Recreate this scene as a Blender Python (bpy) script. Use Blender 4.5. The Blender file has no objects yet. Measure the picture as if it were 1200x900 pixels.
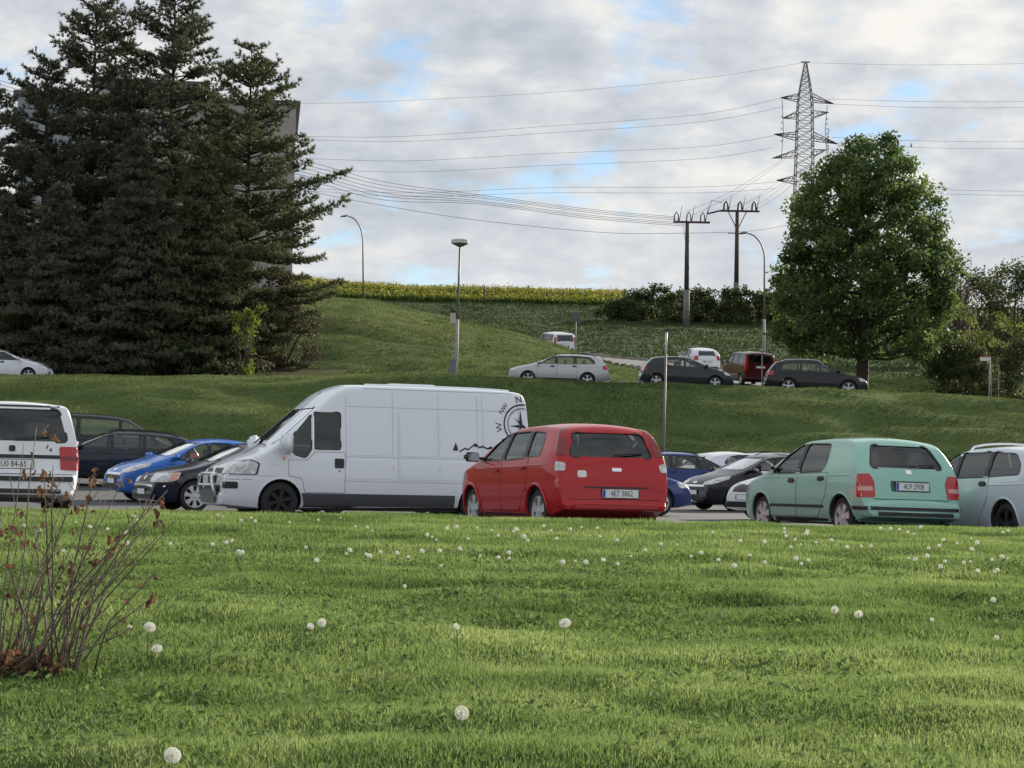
import bpy, bmesh, math, random
import numpy as np
from mathutils import Vector, Matrix
from mathutils.bvhtree import BVHTree
R = math.radians
scene = bpy.context.scene
COL = scene.collection
random.seed(7)

# ------------------------------------------------------------------ camera
FPX, CAMZ, ROLL = 2567.0, 0.45, R(1.1)
PITCH = math.atan(127.0 / FPX)
Fv = Vector((0, math.cos(PITCH), math.sin(PITCH)))
r0 = Vector((1, 0, 0)); u0 = r0.cross(Fv)
Rv = r0 * math.cos(ROLL) + u0 * math.sin(ROLL)
Uv = -r0 * math.sin(ROLL) + u0 * math.cos(ROLL)
cam_d = bpy.data.cameras.new('camera')
cam_d.sensor_width = 36.0
cam_d.lens = FPX / 1200 * 36
cam_d.clip_start = 0.1
cam_d.clip_end = 6000
cam = bpy.data.objects.new('camera', cam_d)
COL.objects.link(cam)
M = Matrix((Rv, Uv, -Fv)).transposed().to_4x4()
M.translation = (0, 0, CAMZ)
cam.matrix_world = M
scene.camera = cam
scene.render.resolution_x, scene.render.resolution_y = 1024, 768

def at(px, py, d):
    """world point seen at pixel (1200x900 frame) standing d metres ahead"""
    v = Fv + Rv * ((px - 600) / FPX) + Uv * ((450 - py) / FPX)
    return Vector((0, 0, CAMZ)) + v * (d / v.y)
def horizon(px): return 577 + (px - 600) * 0.0192
def colx(px, d, py=None): return at(px, horizon(px) if py is None else py, d).x

# ------------------------------------------------------------------ light
SUN_AZ, SUN_EL = 38.0, 19.0
world = bpy.data.worlds.new('World'); scene.world = world
world.use_nodes = True
nt = world.node_tree; nt.nodes.clear()
def N(t, nt_, **k):
    n = nt_.nodes.new(t)
    for a, b in k.items(): setattr(n, a, b)
    return n
out = N('ShaderNodeOutputWorld', nt)
sky = N('ShaderNodeTexSky', nt, sky_type='NISHITA', sun_disc=False, sun_elevation=R(SUN_EL), sun_rotation=R(SUN_AZ))
sky.dust_density = 0.0; sky.air_density = 1.0; sky.ozone_density = 3.5
bg1 = N('ShaderNodeBackground', nt); bg1.inputs[1].default_value = 0.085
nt.links.new(sky.outputs[0], bg1.inputs[0])
tc = N('ShaderNodeTexCoord', nt)
sep = N('ShaderNodeSeparateXYZ', nt); nt.links.new(tc.outputs['Generated'], sep.inputs[0])
# project the view direction on a flat cloud deck
zz = N('ShaderNodeMath', nt, operation='ADD'); zz.inputs[1].default_value = 0.34
za = N('ShaderNodeMath', nt, operation='ABSOLUTE'); nt.links.new(sep.outputs[2], za.inputs[0])
nt.links.new(za.outputs[0], zz.inputs[0])
dx = N('ShaderNodeMath', nt, operation='DIVIDE'); dy = N('ShaderNodeMath', nt, operation='DIVIDE')
nt.links.new(sep.outputs[0], dx.inputs[0]); nt.links.new(zz.outputs[0], dx.inputs[1])
nt.links.new(sep.outputs[1], dy.inputs[0]); nt.links.new(zz.outputs[0], dy.inputs[1])
cmb = N('ShaderNodeCombineXYZ', nt); nt.links.new(dx.outputs[0], cmb.inputs[0]); nt.links.new(dy.outputs[0], cmb.inputs[1])
n1 = N('ShaderNodeTexNoise', nt); n1.inputs['Scale'].default_value = 8.5; n1.inputs['Detail'].default_value = 9; n1.inputs['Roughness'].default_value = 0.56; n1.inputs['Distortion'].default_value = 0.25
n2 = N('ShaderNodeTexNoise', nt); n2.inputs['Scale'].default_value = 6.5; n2.inputs['Detail'].default_value = 6; n2.inputs['Roughness'].default_value = 0.5
n3 = N('ShaderNodeTexNoise', nt); n3.inputs['Scale'].default_value = 15; n3.inputs['Detail'].default_value = 9; n3.inputs['Roughness'].default_value = 0.55
mp2 = N('ShaderNodeMapping', nt); mp2.inputs['Location'].default_value = (3.1, 7.7, 1.3)
mp3 = N('ShaderNodeMapping', nt); mp3.inputs['Location'].default_value = (0.55, -0.35, 4.0)
nt.links.new(cmb.outputs[0], mp3.inputs[0]); nt.links.new(cmb.outputs[0], mp2.inputs[0])
nt.links.new(mp3.outputs[0], n1.inputs[0]); nt.links.new(mp2.outputs[0], n2.inputs[0]); nt.links.new(mp2.outputs[0], n3.inputs[0])
cover = N('ShaderNodeMapRange', nt, interpolation_type='SMOOTHSTEP')
cover.inputs[1].default_value = 0.25; cover.inputs[2].default_value = 0.455
nt.links.new(n1.outputs[0], cover.inputs[0])
# low on the horizon the deck closes to an even veil
veil = N('ShaderNodeMapRange', nt, interpolation_type='SMOOTHSTEP'); veil.inputs[1].default_value = 0.03; veil.inputs[2].default_value = 0.17
veil.inputs[3].default_value = 0.88; veil.inputs[4].default_value = 0.0
nt.links.new(za.outputs[0], veil.inputs[0])
cmax = N('ShaderNodeMath', nt, operation='MAXIMUM'); nt.links.new(cover.outputs[0], cmax.inputs[0]); nt.links.new(veil.outputs[0], cmax.inputs[1])
shade = N('ShaderNodeValToRGB', nt)
e = shade.color_ramp.elements
e[0].position = 0.37; e[0].color = (0.50, 0.54, 0.60, 1)
e[1].position = 0.65; e[1].color = (0.92, 0.90, 0.85, 1)
m = e.new(0.50); m.color = (0.66, 0.69, 0.73, 1)
mixn = N('ShaderNodeMix', nt, data_type='FLOAT'); mixn.inputs[0].default_value = 0.55
nt.links.new(n2.outputs[0], mixn.inputs[2]); nt.links.new(n3.outputs[0], mixn.inputs[3])
# calmer near the horizon
calm = N('ShaderNodeMix', nt, data_type='FLOAT'); calm.inputs[3].default_value = 0.52
cf = N('ShaderNodeMath', nt, operation='MULTIPLY'); cf.inputs[1].default_value = 0.85; nt.links.new(veil.outputs[0], cf.inputs[0])
nt.links.new(cf.outputs[0], calm.inputs[0]); nt.links.new(mixn.outputs[0], calm.inputs[2])
nt.links.new(calm.outputs[0], shade.inputs[0])
bg2 = N('ShaderNodeBackground', nt); bg2.inputs[1].default_value = 0.575
nt.links.new(shade.outputs[0], bg2.inputs[0])
mx = N('ShaderNodeMixShader', nt)
nt.links.new(cmax.outputs[0], mx.inputs[0]); nt.links.new(bg1.outputs[0], mx.inputs[1]); nt.links.new(bg2.outputs[0], mx.inputs[2])
nt.links.new(mx.outputs[0], out.inputs[0])

sd = bpy.data.lights.new('sun', 'SUN'); sd.energy = 5.0; sd.angle = R(0.6); sd.color = (1.0, 0.90, 0.74)
sun = bpy.data.objects.new('sun', sd); COL.objects.link(sun)
sv = Vector((math.sin(R(SUN_AZ)) * math.cos(R(SUN_EL)), math.cos(R(SUN_AZ)) * math.cos(R(SUN_EL)), math.sin(R(SUN_EL))))
sun.rotation_euler = sv.to_track_quat('Z', 'Y').to_euler()
sun.location = (30, 10, 40)
vs = scene.view_settings
vs.view_transform = 'Standard'; vs.look = 'None'; vs.exposure = 0.84; vs.gamma = 1.0; vs.use_curve_mapping = False

# ------------------------------------------------------------------ helpers
def lnk(o, parent=None):
    COL.objects.link(o)
    if parent is not None: o.parent = parent
    return o
def tag(o, label=None, cat=None, group=None, kind=None):
    if label: o['label'] = label
    if cat: o['category'] = cat
    if group: o['group'] = group
    if kind: o['kind'] = kind
    return o
def thing(name, label, cat, loc=(0, 0, 0), rz=0.0, group=None):
    o = bpy.data.objects.new(name, None); o.empty_display_size = 0.2
    o.location = loc; o.rotation_euler = (0, 0, rz)
    lnk(o); return tag(o, label, cat, group)
def mesh_obj(name, verts, faces, mat=None, parent=None, smooth=False, sharp=None):
    me = bpy.data.meshes.new(name); me.from_pydata([tuple(v) for v in verts], [], faces)
    return fin(name, me, mat, parent, smooth, sharp)
def fin(name, me, mat, parent, smooth, sharp=None):
    if mat is not None:
        for m_ in (mat if isinstance(mat, (list, tuple)) else [mat]): me.materials.append(m_)
    if smooth or sharp:
        me.polygons.foreach_set('use_smooth', [True] * len(me.polygons))
        if sharp: me.set_sharp_from_angle(angle=R(sharp))
    me.update()
    o = bpy.data.objects.new(name, me)
    return lnk(o, parent)
def big_mesh(name, V, F, mat, parent=None, attrs=None, smooth=False):
    """V (n,3) array, F (m,k) int array"""
    me = bpy.data.meshes.new(name)
    V = np.asarray(V, dtype=np.float32); F = np.asarray(F, dtype=np.int32)
    k = F.shape[1]
    me.vertices.add(len(V)); me.vertices.foreach_set('co', V.ravel())
    me.loops.add(F.size); me.loops.foreach_set('vertex_index', F.ravel())
    me.polygons.add(len(F)); me.polygons.foreach_set('loop_start', np.arange(0, F.size, k, dtype=np.int32))
    if attrs is not None:
        for an, av in attrs.items():
            a = me.attributes.new(an, 'FLOAT', 'POINT'); a.data.foreach_set('value', np.asarray(av, dtype=np.float32))
    me.update(calc_edges=True); me.validate()
    if smooth: me.polygons.foreach_set('use_smooth', [True] * len(me.polygons))
    if mat is not None: me.materials.append(mat)
    o = bpy.data.objects.new(name, me)
    return lnk(o, parent)

class MB:
    def __init__(s): s.v = []; s.f = []
    def add(s, v, f):
        n = len(s.v); s.v += [Vector(p) for p in v]; s.f += [tuple(i + n for i in q) for q in f]
    def box(s, c, d, rz=0.0, taper=1.0):
        cx, cy, cz = c; hx, hy, hz = d[0] / 2, d[1] / 2, d[2] / 2
        ca, sa = math.cos(rz), math.sin(rz); vv = []
        for z, t in ((-hz, 1.0), (hz, taper)):
            for x, y in ((-hx, -hy), (hx, -hy), (hx, hy), (-hx, hy)):
                x *= t; y *= t
                vv.append((cx + x * ca - y * sa, cy + x * sa + y * ca, cz + z))
        s.add(vv, [(3, 2, 1, 0), (4, 5, 6, 7), (0, 1, 5, 4), (1, 2, 6, 5), (2, 3, 7, 6), (3, 0, 4, 7)])
    def tube(s, pts, r, n=8, cap=True):
        pts = [Vector(p) for p in pts]
        if not isinstance(r, (list, tuple)): r = [r] * len(pts)
        rings = []; up = None
        for i, p in enumerate(pts):
            t = (pts[min(i + 1, len(pts) - 1)] - pts[max(i - 1, 0)]).normalized()
            if up is None: up = Vector((0, 0, 1)) if abs(t.z) < 0.9 else Vector((0, 1, 0))
            a = t.cross(up)
            if a.length < 1e-4: a = t.cross(Vector((1, 0, 0)))
            a.normalize(); b = a.cross(t); up = b
            rings.append([p + (a * math.cos(2 * math.pi * k / n) + b * math.sin(2 * math.pi * k / n)) * r[i] for k in range(n)])
        vv = [q for rg in rings for q in rg]; ff = []
        for i in range(len(pts) - 1):
            for k in range(n):
                k2 = (k + 1) % n
                ff.append((i * n + k, i * n + k2, (i + 1) * n + k2, (i + 1) * n + k))
        if cap:
            ff.append(tuple(range(n - 1, -1, -1))); ff.append(tuple((len(pts) - 1) * n + k for k in range(n)))
        s.add(vv, ff)
    def lathe(s, prof, c=(0, 0, 0), axis='z', n=24):
        """prof: list of (radius, height)"""
        vv = []; ff = []
        for r_, h in prof:
            for k in range(n):
                a = 2 * math.pi * k / n
                p = (r_ * math.cos(a), r_ * math.sin(a), h)
                if axis == 'y': p = (p[0], h, p[1])
                if axis == 'x': p = (h, p[0], p[1])
                vv.append((c[0] + p[0], c[1] + p[1], c[2] + p[2]))
        for i in range(len(prof) - 1):
            for k in range(n):
                k2 = (k + 1) % n
                ff.append((i * n + k, i * n + k2, (i + 1) * n + k2, (i + 1) * n + k))
        s.add(vv, ff)
    def obj(s, name, mat, parent=None, smooth=False, sharp=None):
        return mesh_obj(name, s.v, s.f, mat, parent, smooth, sharp)

def _h(i, j, seed):
    n = (i.astype(np.int64) * 374761393 + j.astype(np.int64) * 668265263 + seed * 1442695041) & 0x7fffffff
    n = ((n ^ (n >> 13)) * 1274126177) & 0x7fffffff
    return ((n ^ (n >> 16)) & 0xffff) / 65535.0
def vnoise(x, y, seed=0):
    x = np.asarray(x, float); y = np.asarray(y, float)
    i = np.floor(x); j = np.floor(y); fx = x - i; fy = y - j
    fx = fx * fx * (3 - 2 * fx); fy = fy * fy * (3 - 2 * fy)
    a = _h(i, j, seed); b = _h(i + 1, j, seed); c = _h(i, j + 1, seed); d = _h(i + 1, j + 1, seed)
    return (a + (b - a) * fx) * (1 - fy) + (c + (d - c) * fx) * fy
def sstep(a, b, x):
    t = np.clip((np.asarray(x, float) - a) / (b - a), 0, 1); return t * t * (3 - 2 * t)

# ------------------------------------------------------------------ materials
MATS = {}
def principled(name, col, rough=0.5, metal=0.0, coat=0.0, noise=None, bump=None, spec=None):
    if name in MATS: return MATS[name]
    m = bpy.data.materials.new(name); m.use_nodes = True
    t = m.node_tree; b = t.nodes['Principled BSDF']
    b.inputs['Base Color'].default_value = (*col, 1); b.inputs['Roughness'].default_value = rough
    b.inputs['Metallic'].default_value = metal; b.inputs['Coat Weight'].default_value = coat
    b.inputs['Coat Roughness'].default_value = 0.06
    if spec is not None: b.inputs['Specular IOR Level'].default_value = spec
    if noise:
        sc, amt = noise[0], noise[1]
        tc_ = t.nodes.new('ShaderNodeTexCoord'); n = t.nodes.new('ShaderNodeTexNoise')
        n.inputs['Scale'].default_value = sc; n.inputs['Detail'].default_value = 6
        t.links.new(tc_.outputs['Object'], n.inputs[0])
        r = t.nodes.new('ShaderNodeValToRGB')
        c2 = noise[2] if len(noise) > 2 else tuple(c * (1 - amt) for c in col)
        r.color_ramp.elements[0].position = 0.35; r.color_ramp.elements[1].position = 0.68
        r.color_ramp.elements[0].color = (*c2, 1); r.color_ramp.elements[1].color = (*col, 1)
        t.links.new(n.outputs[0], r.inputs[0]); t.links.new(r.outputs[0], b.inputs['Base Color'])
    if bump:
        tc_ = t.nodes.new('ShaderNodeTexCoord'); n = t.nodes.new('ShaderNodeTexNoise')
        n.inputs['Scale'].default_value = bump[0]; n.inputs['Detail'].default_value = 5
        t.links.new(tc_.outputs['Object'], n.inputs[0])
        bp = t.nodes.new('ShaderNodeBump'); bp.inputs['Strength'].default_value = bump[1]; bp.inputs['Distance'].default_value = bump[2] if len(bump) > 2 else 0.01
        t.links.new(n.outputs[0], bp.inputs['Height']); t.links.new(bp.outputs[0], b.inputs['Normal'])
    MATS[name] = m
    return m
def paint(name, col, metal=0.0, rough=0.4):
    m = principled('paint_' + name, col, rough, metal, .75, spec=.12)
    t = m.node_tree; b = t.nodes['Principled BSDF']
    if not t.nodes.get('dirt'):
        # road film gathers low on the body and in soft patches
        g = t.nodes.new('ShaderNodeTexCoord'); n = t.nodes.new('ShaderNodeTexNoise'); n.name = 'dirt'
        n.inputs['Scale'].default_value = 2.2; n.inputs['Detail'].default_value = 7; n.inputs['Roughness'].default_value = 0.65
        t.links.new(g.outputs['Object'], n.inputs[0])
        sp = t.nodes.new('ShaderNodeSeparateXYZ'); t.links.new(g.outputs['Object'], sp.inputs[0])
        mr = t.nodes.new('ShaderNodeMapRange'); mr.inputs[1].default_value = 0.75; mr.inputs[2].default_value = 0.15; mr.inputs[3].default_value = 0.03; mr.inputs[4].default_value = 0.6
        t.links.new(sp.outputs[2], mr.inputs[0])
        mu = t.nodes.new('ShaderNodeMath'); mu.operation = 'MULTIPLY'; t.links.new(mr.outputs[0], mu.inputs[0]); t.links.new(n.outputs[0], mu.inputs[1])
        mi = t.nodes.new('ShaderNodeMix'); mi.data_type = 'RGBA'
        mi.inputs[6].default_value = (*col, 1); mi.inputs[7].default_value = tuple(.02 + .6 * c for c in col) + (1,)
        t.links.new(mu.outputs[0], mi.inputs[0]); t.links.new(mi.outputs[2], b.inputs['Base Color'])
        rr = t.nodes.new('ShaderNodeMapRange'); rr.inputs[3].default_value = 0.01; rr.inputs[4].default_value = 0.12
        t.links.new(n.outputs[0], rr.inputs[0]); t.links.new(rr.outputs[0], b.inputs['Coat Roughness'])
    return m
def glass_mat(name, tint=(0.45, 0.5, 0.5), refl=1.0):
    if name in MATS: return MATS[name]
    m = bpy.data.materials.new(name); m.use_nodes = True; t = m.node_tree; t.nodes.clear()
    o = N('ShaderNodeOutputMaterial', t); mixs = N('ShaderNodeMixShader', t)
    tr = N('ShaderNodeBsdfTransparent', t); tr.inputs[0].default_value = (*tint, 1)
    gl = N('ShaderNodeBsdfGlossy', t); gl.inputs[1].default_value = 0.03; gl.inputs[0].default_value = (0.95, 0.98, 1, 1)
    fr = N('ShaderNodeFresnel', t); fr.inputs[0].default_value = 1.55
    mu = N('ShaderNodeMath', t, operation='MULTIPLY_ADD'); mu.inputs[1].default_value = refl; mu.inputs[2].default_value = 0.015 if refl < 2 else 0.10
    t.links.new(fr.outputs[0], mu.inputs[0]); t.links.new(mu.outputs[0], mixs.inputs[0])
    t.links.new(tr.outputs[0], mixs.inputs[1]); t.links.new(gl.outputs[0], mixs.inputs[2]); t.links.new(mixs.outputs[0], o.inputs[0])
    MATS[name] = m; return m
def leafy(name, c1, c2, trans=0.35, rough=0.6, attr='var', c3=None):
    """foliage: colour from a per-leaf value, part of the light passes through"""
    if name in MATS: return MATS[name]
    m = bpy.data.materials.new(name); m.use_nodes = True; t = m.node_tree; t.nodes.clear()
    o = N('ShaderNodeOutputMaterial', t)
    at_ = N('ShaderNodeAttribute', t, attribute_name=attr)
    r = N('ShaderNodeValToRGB', t); r.color_ramp.elements[0].color = (*c1, 1); r.color_ramp.elements[1].color = (*c2, 1)
    if c3: e_ = r.color_ramp.elements.new(0.93); e_.color = (*c2, 1); r.color_ramp.elements[-1].color = (*c3, 1)
    t.links.new(at_.outputs['Fac'], r.inputs[0])
    d = N('ShaderNodeBsdfPrincipled', t); d.inputs['Roughness'].default_value = rough; d.inputs['Specular IOR Level'].default_value = 0.12
    tl = N('ShaderNodeBsdfTranslucent', t)
    hs = N('ShaderNodeHueSaturation', t); hs.inputs['Hue'].default_value = 0.485; hs.inputs['Saturation'].default_value = 1.1; hs.inputs['Value'].default_value = 1.35
    t.links.new(r.outputs[0], hs.inputs['Color']); t.links.new(r.outputs[0], d.inputs['Base Color']); t.links.new(hs.outputs[0], tl.inputs[0])
    mi = N('ShaderNodeMixShader', t); mi.inputs[0].default_value = trans
    t.links.new(d.outputs[0], mi.inputs[1]); t.links.new(tl.outputs[0], mi.inputs[2]); t.links.new(mi.outputs[0], o.inputs[0])
    MATS[name] = m; return m

BLACK = principled('black_plastic', (0.018, 0.018, 0.02), 0.45)
RUBBER = principled('tyre_rubber', (0.022, 0.022, 0.023), 0.8)
DARK = principled('cabin_grey', (0.055, 0.056, 0.058), 0.9)
SEAT = principled('seat_cloth', (0.15, 0.155, 0.165), 0.95)
ALLOY = principled('wheel_silver', (0.58, 0.60, 0.63), 0.4, 0.25, noise=(9.0, 0.3))
CHROME = principled('chrome', (0.8, 0.8, 0.82), 0.12, 1.0)
REDLAMP = principled('red_lamp', (0.45, 0.012, 0.015), 0.15, 0, 0.6)
REDDARK = principled('dark_red_lamp', (0.20, 0.008, 0.012), 0.15, 0, 0.6)
WHITELAMP = principled('clear_lamp', (0.75, 0.76, 0.78), 0.12, 0.25, 0.8, noise=(14, 0.5))
ORANGE = principled('indicator_orange', (0.8, 0.25, 0.05), 0.2, 0, 0.5)
PLATEW = principled('plate_white', (0.78, 0.8, 0.82), 0.5)
PLATEB = principled('plate_blue', (0.02, 0.08, 0.42), 0.5)
INK = principled('plate_ink', (0.02, 0.02, 0.022), 0.6)
GLASS = glass_mat('car_glass', (0.90, 0.93, 0.90), 1.0)
SCREEN = glass_mat('windscreen_glass', (0.62, 0.68, 0.66), 2.6)
GLASSD = glass_mat('tinted_glass', (0.34, 0.38, 0.40), 1.1)

# ------------------------------------------------------------------ terrain
_by = [-60, 0, 5, 7, 9.6, 12, 15, 19.5, 22.6, 23.8, 25.0, 25.7, 40, 47, 52, 58, 68, 76, 78, 80, 87.5, 89.5, 91, 93, 98, 104, 110, 120, 135, 160, 190, 220, 235, 250, 270, 300, 400, 800, 1500, 3000]
_bz = [-1.6, -.85, -.46, -.33, -.20, -.12, -.03, .09, .145, .145, .04, -.10, -.12, -.06, 0, .1, .36, .60, .80, 1.35, 4.15, 4.85, 5.1, 5.18, 5.2, 5.26, 6.02, 6.76, 8.2, 10.4, 14.0, 17.8, 20.5, 22.9, 24.3, 25.8, 28, 30, 31, 32]
_cx = [-60, -21, -9, 0, 5, 15, 21, 40]
_cz = [4.6, 4.91, 5.1, 5.15, 5.1, 4.93, 4.63, 3.9]
_mx = [-60, -40, -12.7, -9, -5, -2, 1, 3, 4.6, 6.4]
_ma = [5.0, 4.9, 4.3, 3.95, 3.0, 2.4, 1.8, 1.25, .55, 0]
def Hn(x, y):
    """height of the land (numpy arrays)"""
    x = np.asarray(x, float); y = np.asarray(y, float)
    z = np.interp(y, _by, _bz)
    cr = np.interp(x, _cx, _cz) / 5.1
    w = sstep(77, 90, y) * (1 - sstep(106, 150, y))
    z = z * (1 + (cr - 1) * w)
    # mound behind the upper road, on the left
    z = z + np.interp(x, _mx, _ma) * sstep(105, 133, y) * (1 - sstep(136, 158, y) * sstep(-70, -12, x))
    # the far left of the car park climbs
    z = z + np.clip(-x / 12, 0, 1.3) * sstep(44, 64, y) * (1 - sstep(76, 82, y)) * 0.48
    z = z + .12 * sstep(3.5, 5.5, -x) * sstep(25.9, 27, y) * (1 - sstep(33, 37, y)) - .09 * sstep(5, 7, x) * sstep(25.9, 27, y) * (1 - sstep(36, 44, y))
    z = z + np.clip((-x) * .006 * sstep(200, 240, y), -.6, 1.2)
    return z
def H(x, y): return float(Hn(x, y))
def bumps(x, y):
    """hummocks of the lawn and slopes, centimetres high"""
    x = np.asarray(x, float); y = np.asarray(y, float)
    lawn = (1 - sstep(23.6, 25.2, y))
    a = (vnoise(x / .8, y / .9, 3) - .5) * .05 + (vnoise(x / .33, y / .4, 4) - .5) * .035 + (vnoise(x / 2.6, y / 2.2, 5) - .5) * .03 + (vnoise(x / 1.5, y / .35, 15) - .5) * .04
    slope = sstep(77, 79, y)
    b = (vnoise(x / 2.2, y / 1.0, 6) - .5) * .22 + (vnoise(x / 5, y / 3, 8) - .5) * .3
    road = (1 - sstep(91.5, 93.5, y) * (1 - sstep(104.5, 106, y)))
    return a * lawn * np.clip(1.25 - (y / 90), .5, 1) + b * slope * road
ROADB = [(8.5, 103), (9.8, 110), (11.8, 120), (11.2, 135), (7.6, 150), (2.8, 163), (-6, 178), (-22, 195)]
def roadb_rows(n=60):
    pts = [Vector((*p, 0)) for p in ROADB]; res = []
    ys = np.linspace(0, len(pts) - 1, n)
    for t in ys:
        i = min(int(t), len(pts) - 2); f = t - i
        p0, p1, p2, p3 = pts[max(i - 1, 0)], pts[i], pts[i + 1], pts[min(i + 2, len(pts) - 1)]
        q = 0.5 * ((2 * p1) + (p2 - p0) * f + (2 * p0 - 5 * p1 + 4 * p2 - p3) * f * f + (3 * p1 - p0 - 3 * p2 + p3) * f ** 3)
        res.append(q)
    return res
RB = roadb_rows()
def rb_half(y): return 3.1 + 4.5 * (1 - float(sstep(103, 112, y)))
def dist_rb(x, y):
    d = np.full(np.shape(x), 1e9)
    for q in RB: d = np.minimum(d, np.hypot(x - q.x, y - q.y) - rb_half(q.y) + 3.1)
    return d
def Hg(x, y):
    z = Hn(x, y) + bumps(x, y)
    park = sstep(25.6, 25.95, y) * (1 - sstep(75.5, 76, y))
    r1 = sstep(93.6, 94.2, y) * (1 - sstep(103.4, 104, y))
    r2 = (1 - sstep(2.6, 3.1, dist_rb(x, y)))
    nb = np.maximum(r1, r2)
    return z - bumps(x, y) * r2 - 0.09 * np.maximum(park, nb)

def grid(name, xs, ys, fn, mat, dz=0.0):
    X, Y = np.meshgrid(xs, ys); Z = fn(X, Y) + dz
    V = np.stack([X.ravel(), Y.ravel(), Z.ravel()], 1)
    nx, ny = len(xs), len(ys); i = np.arange(nx - 1)[None, :] + nx * np.arange(ny - 1)[:, None]; i = i.ravel()
    F = np.stack([i, i + 1, i + nx + 1, i + nx], 1)
    return big_mesh(name, V, F, mat, smooth=True)

def grass_ground():
    m = bpy.data.materials.new('grass_ground'); m.use_nodes = True; t = m.node_tree; b = t.nodes['Principled BSDF']
    g = N('ShaderNodeNewGeometry', t)
    def noise(scale, det, rough, sy=1.0, loc=(0, 0, 0)):
        mp = N('ShaderNodeMapping', t); mp.inputs['Scale'].default_value = (1, sy, 1); mp.inputs['Location'].default_value = loc
        n = N('ShaderNodeTexNoise', t); n.inputs['Scale'].default_value = scale; n.inputs['Detail'].default_value = det; n.inputs['Roughness'].default_value = rough
        t.links.new(g.outputs['Position'], mp.inputs[0]); t.links.new(mp.outputs[0], n.inputs[0]); return n
    a = noise(0.22, 8, 0.62, 1.7); c = noise(3.2, 8, 0.7, 1.0, (9, 3, 1)); d = noise(0.05, 4, .5, 1, (3, 3, 3))
    r = N('ShaderNodeValToRGB', t); e_ = r.color_ramp.elements
    e_[0].position = .30; e_[0].color = (.055, .088, .030, 1); e_[1].position = .72; e_[1].color = (.128, .160, .060, 1)
    k = e_.new(.5); k.color = (.085, .125, .042, 1)
    mi = N('ShaderNodeMix', t, data_type='FLOAT'); mi.inputs[0].default_value = .5
    t.links.new(a.outputs[0], mi.inputs[2]); t.links.new(c.outputs[0], mi.inputs[3]); t.links.new(mi.outputs[0], r.inputs[0])
    r2 = N('ShaderNodeValToRGB', t); r2.color_ramp.elements[0].position = .54; r2.color_ramp.elements[1].position = .72
    r2.color_ramp.elements[0].color = (0, 0, 0, 1); r2.color_ramp.elements[1].color = (.55, .55, .55, 1)
    t.links.new(d.outputs[0], r2.inputs[0])
    mc = N('ShaderNodeMix', t, data_type='RGBA'); mc.inputs[7].default_value = (.115, .115, .045, 1)
    t.links.new(r2.outputs[0], mc.inputs[0]); t.links.new(r.outputs[0], mc.inputs[6]); t.links.new(mc.outputs[2], b.inputs['Base Color'])
    # beyond the mound a darker, longer growth covers the hill
    sp = N('ShaderNodeSeparateXYZ', t); t.links.new(g.outputs['Position'], sp.inputs[0])
    mr = N('ShaderNodeMapRange', t); mr.inputs[1].default_value = 132; mr.inputs[2].default_value = 150; t.links.new(sp.outputs[1], mr.inputs[0])
    mh = N('ShaderNodeMix', t, data_type='RGBA'); mh.inputs[7].default_value = (.042, .070, .027, 1)
    t.links.new(mr.outputs[0], mh.inputs[0]); t.links.new(mc.outputs[2], mh.inputs[6])
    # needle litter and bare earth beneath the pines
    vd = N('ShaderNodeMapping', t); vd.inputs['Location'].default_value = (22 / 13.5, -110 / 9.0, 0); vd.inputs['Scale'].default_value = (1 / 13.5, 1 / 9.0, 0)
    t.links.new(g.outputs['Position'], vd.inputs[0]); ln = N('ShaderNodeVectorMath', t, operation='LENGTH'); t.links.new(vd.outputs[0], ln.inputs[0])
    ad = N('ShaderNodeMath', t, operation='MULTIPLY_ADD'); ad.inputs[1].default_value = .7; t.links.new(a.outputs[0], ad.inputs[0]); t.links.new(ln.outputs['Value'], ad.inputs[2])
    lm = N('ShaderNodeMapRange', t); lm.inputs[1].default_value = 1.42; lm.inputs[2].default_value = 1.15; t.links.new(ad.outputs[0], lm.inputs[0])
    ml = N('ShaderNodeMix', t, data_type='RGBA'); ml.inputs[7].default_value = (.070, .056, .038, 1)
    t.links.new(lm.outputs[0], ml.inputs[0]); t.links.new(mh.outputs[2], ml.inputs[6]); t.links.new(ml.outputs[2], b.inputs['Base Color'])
    b.inputs['Roughness'].default_value = 1.0; b.inputs['Specular IOR Level'].default_value = 0.05
    bp = N('ShaderNodeBump', t); bp.inputs['Strength'].default_value = .8; bp.inputs['Distance'].default_value = .12
    t.links.new(c.outputs[0], bp.inputs['Height']); t.links.new(bp.outputs[0], b.inputs['Normal'])
    return m
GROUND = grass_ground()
def sl(*segs):
    r = []
    for a, b, s in segs: r += list(np.arange(a, b, s))
    return np.array(r)
xs = np.concatenate([-np.array([2500, 1200, 700, 420, 280, 190, 140, 105, 85.]), sl((-70, -12, 1.0), (-12, -9, .4), (-9, 9, .14), (9, 12, .4), (12, 70, 1.0)), np.array([75, 90, 110, 140, 190, 280, 420, 700, 1200, 2500.])])
ys = sl((-60, 4, 4), (4, 26.4, .13), (26.4, 76, 1.6), (76, 106, .5), (106, 140, .9), (140, 260, 2.5), (260, 420, 10), (420, 3100, 120))
ground = grid('ground', xs, ys, Hg, GROUND); tag(ground, kind='structure')

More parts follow.
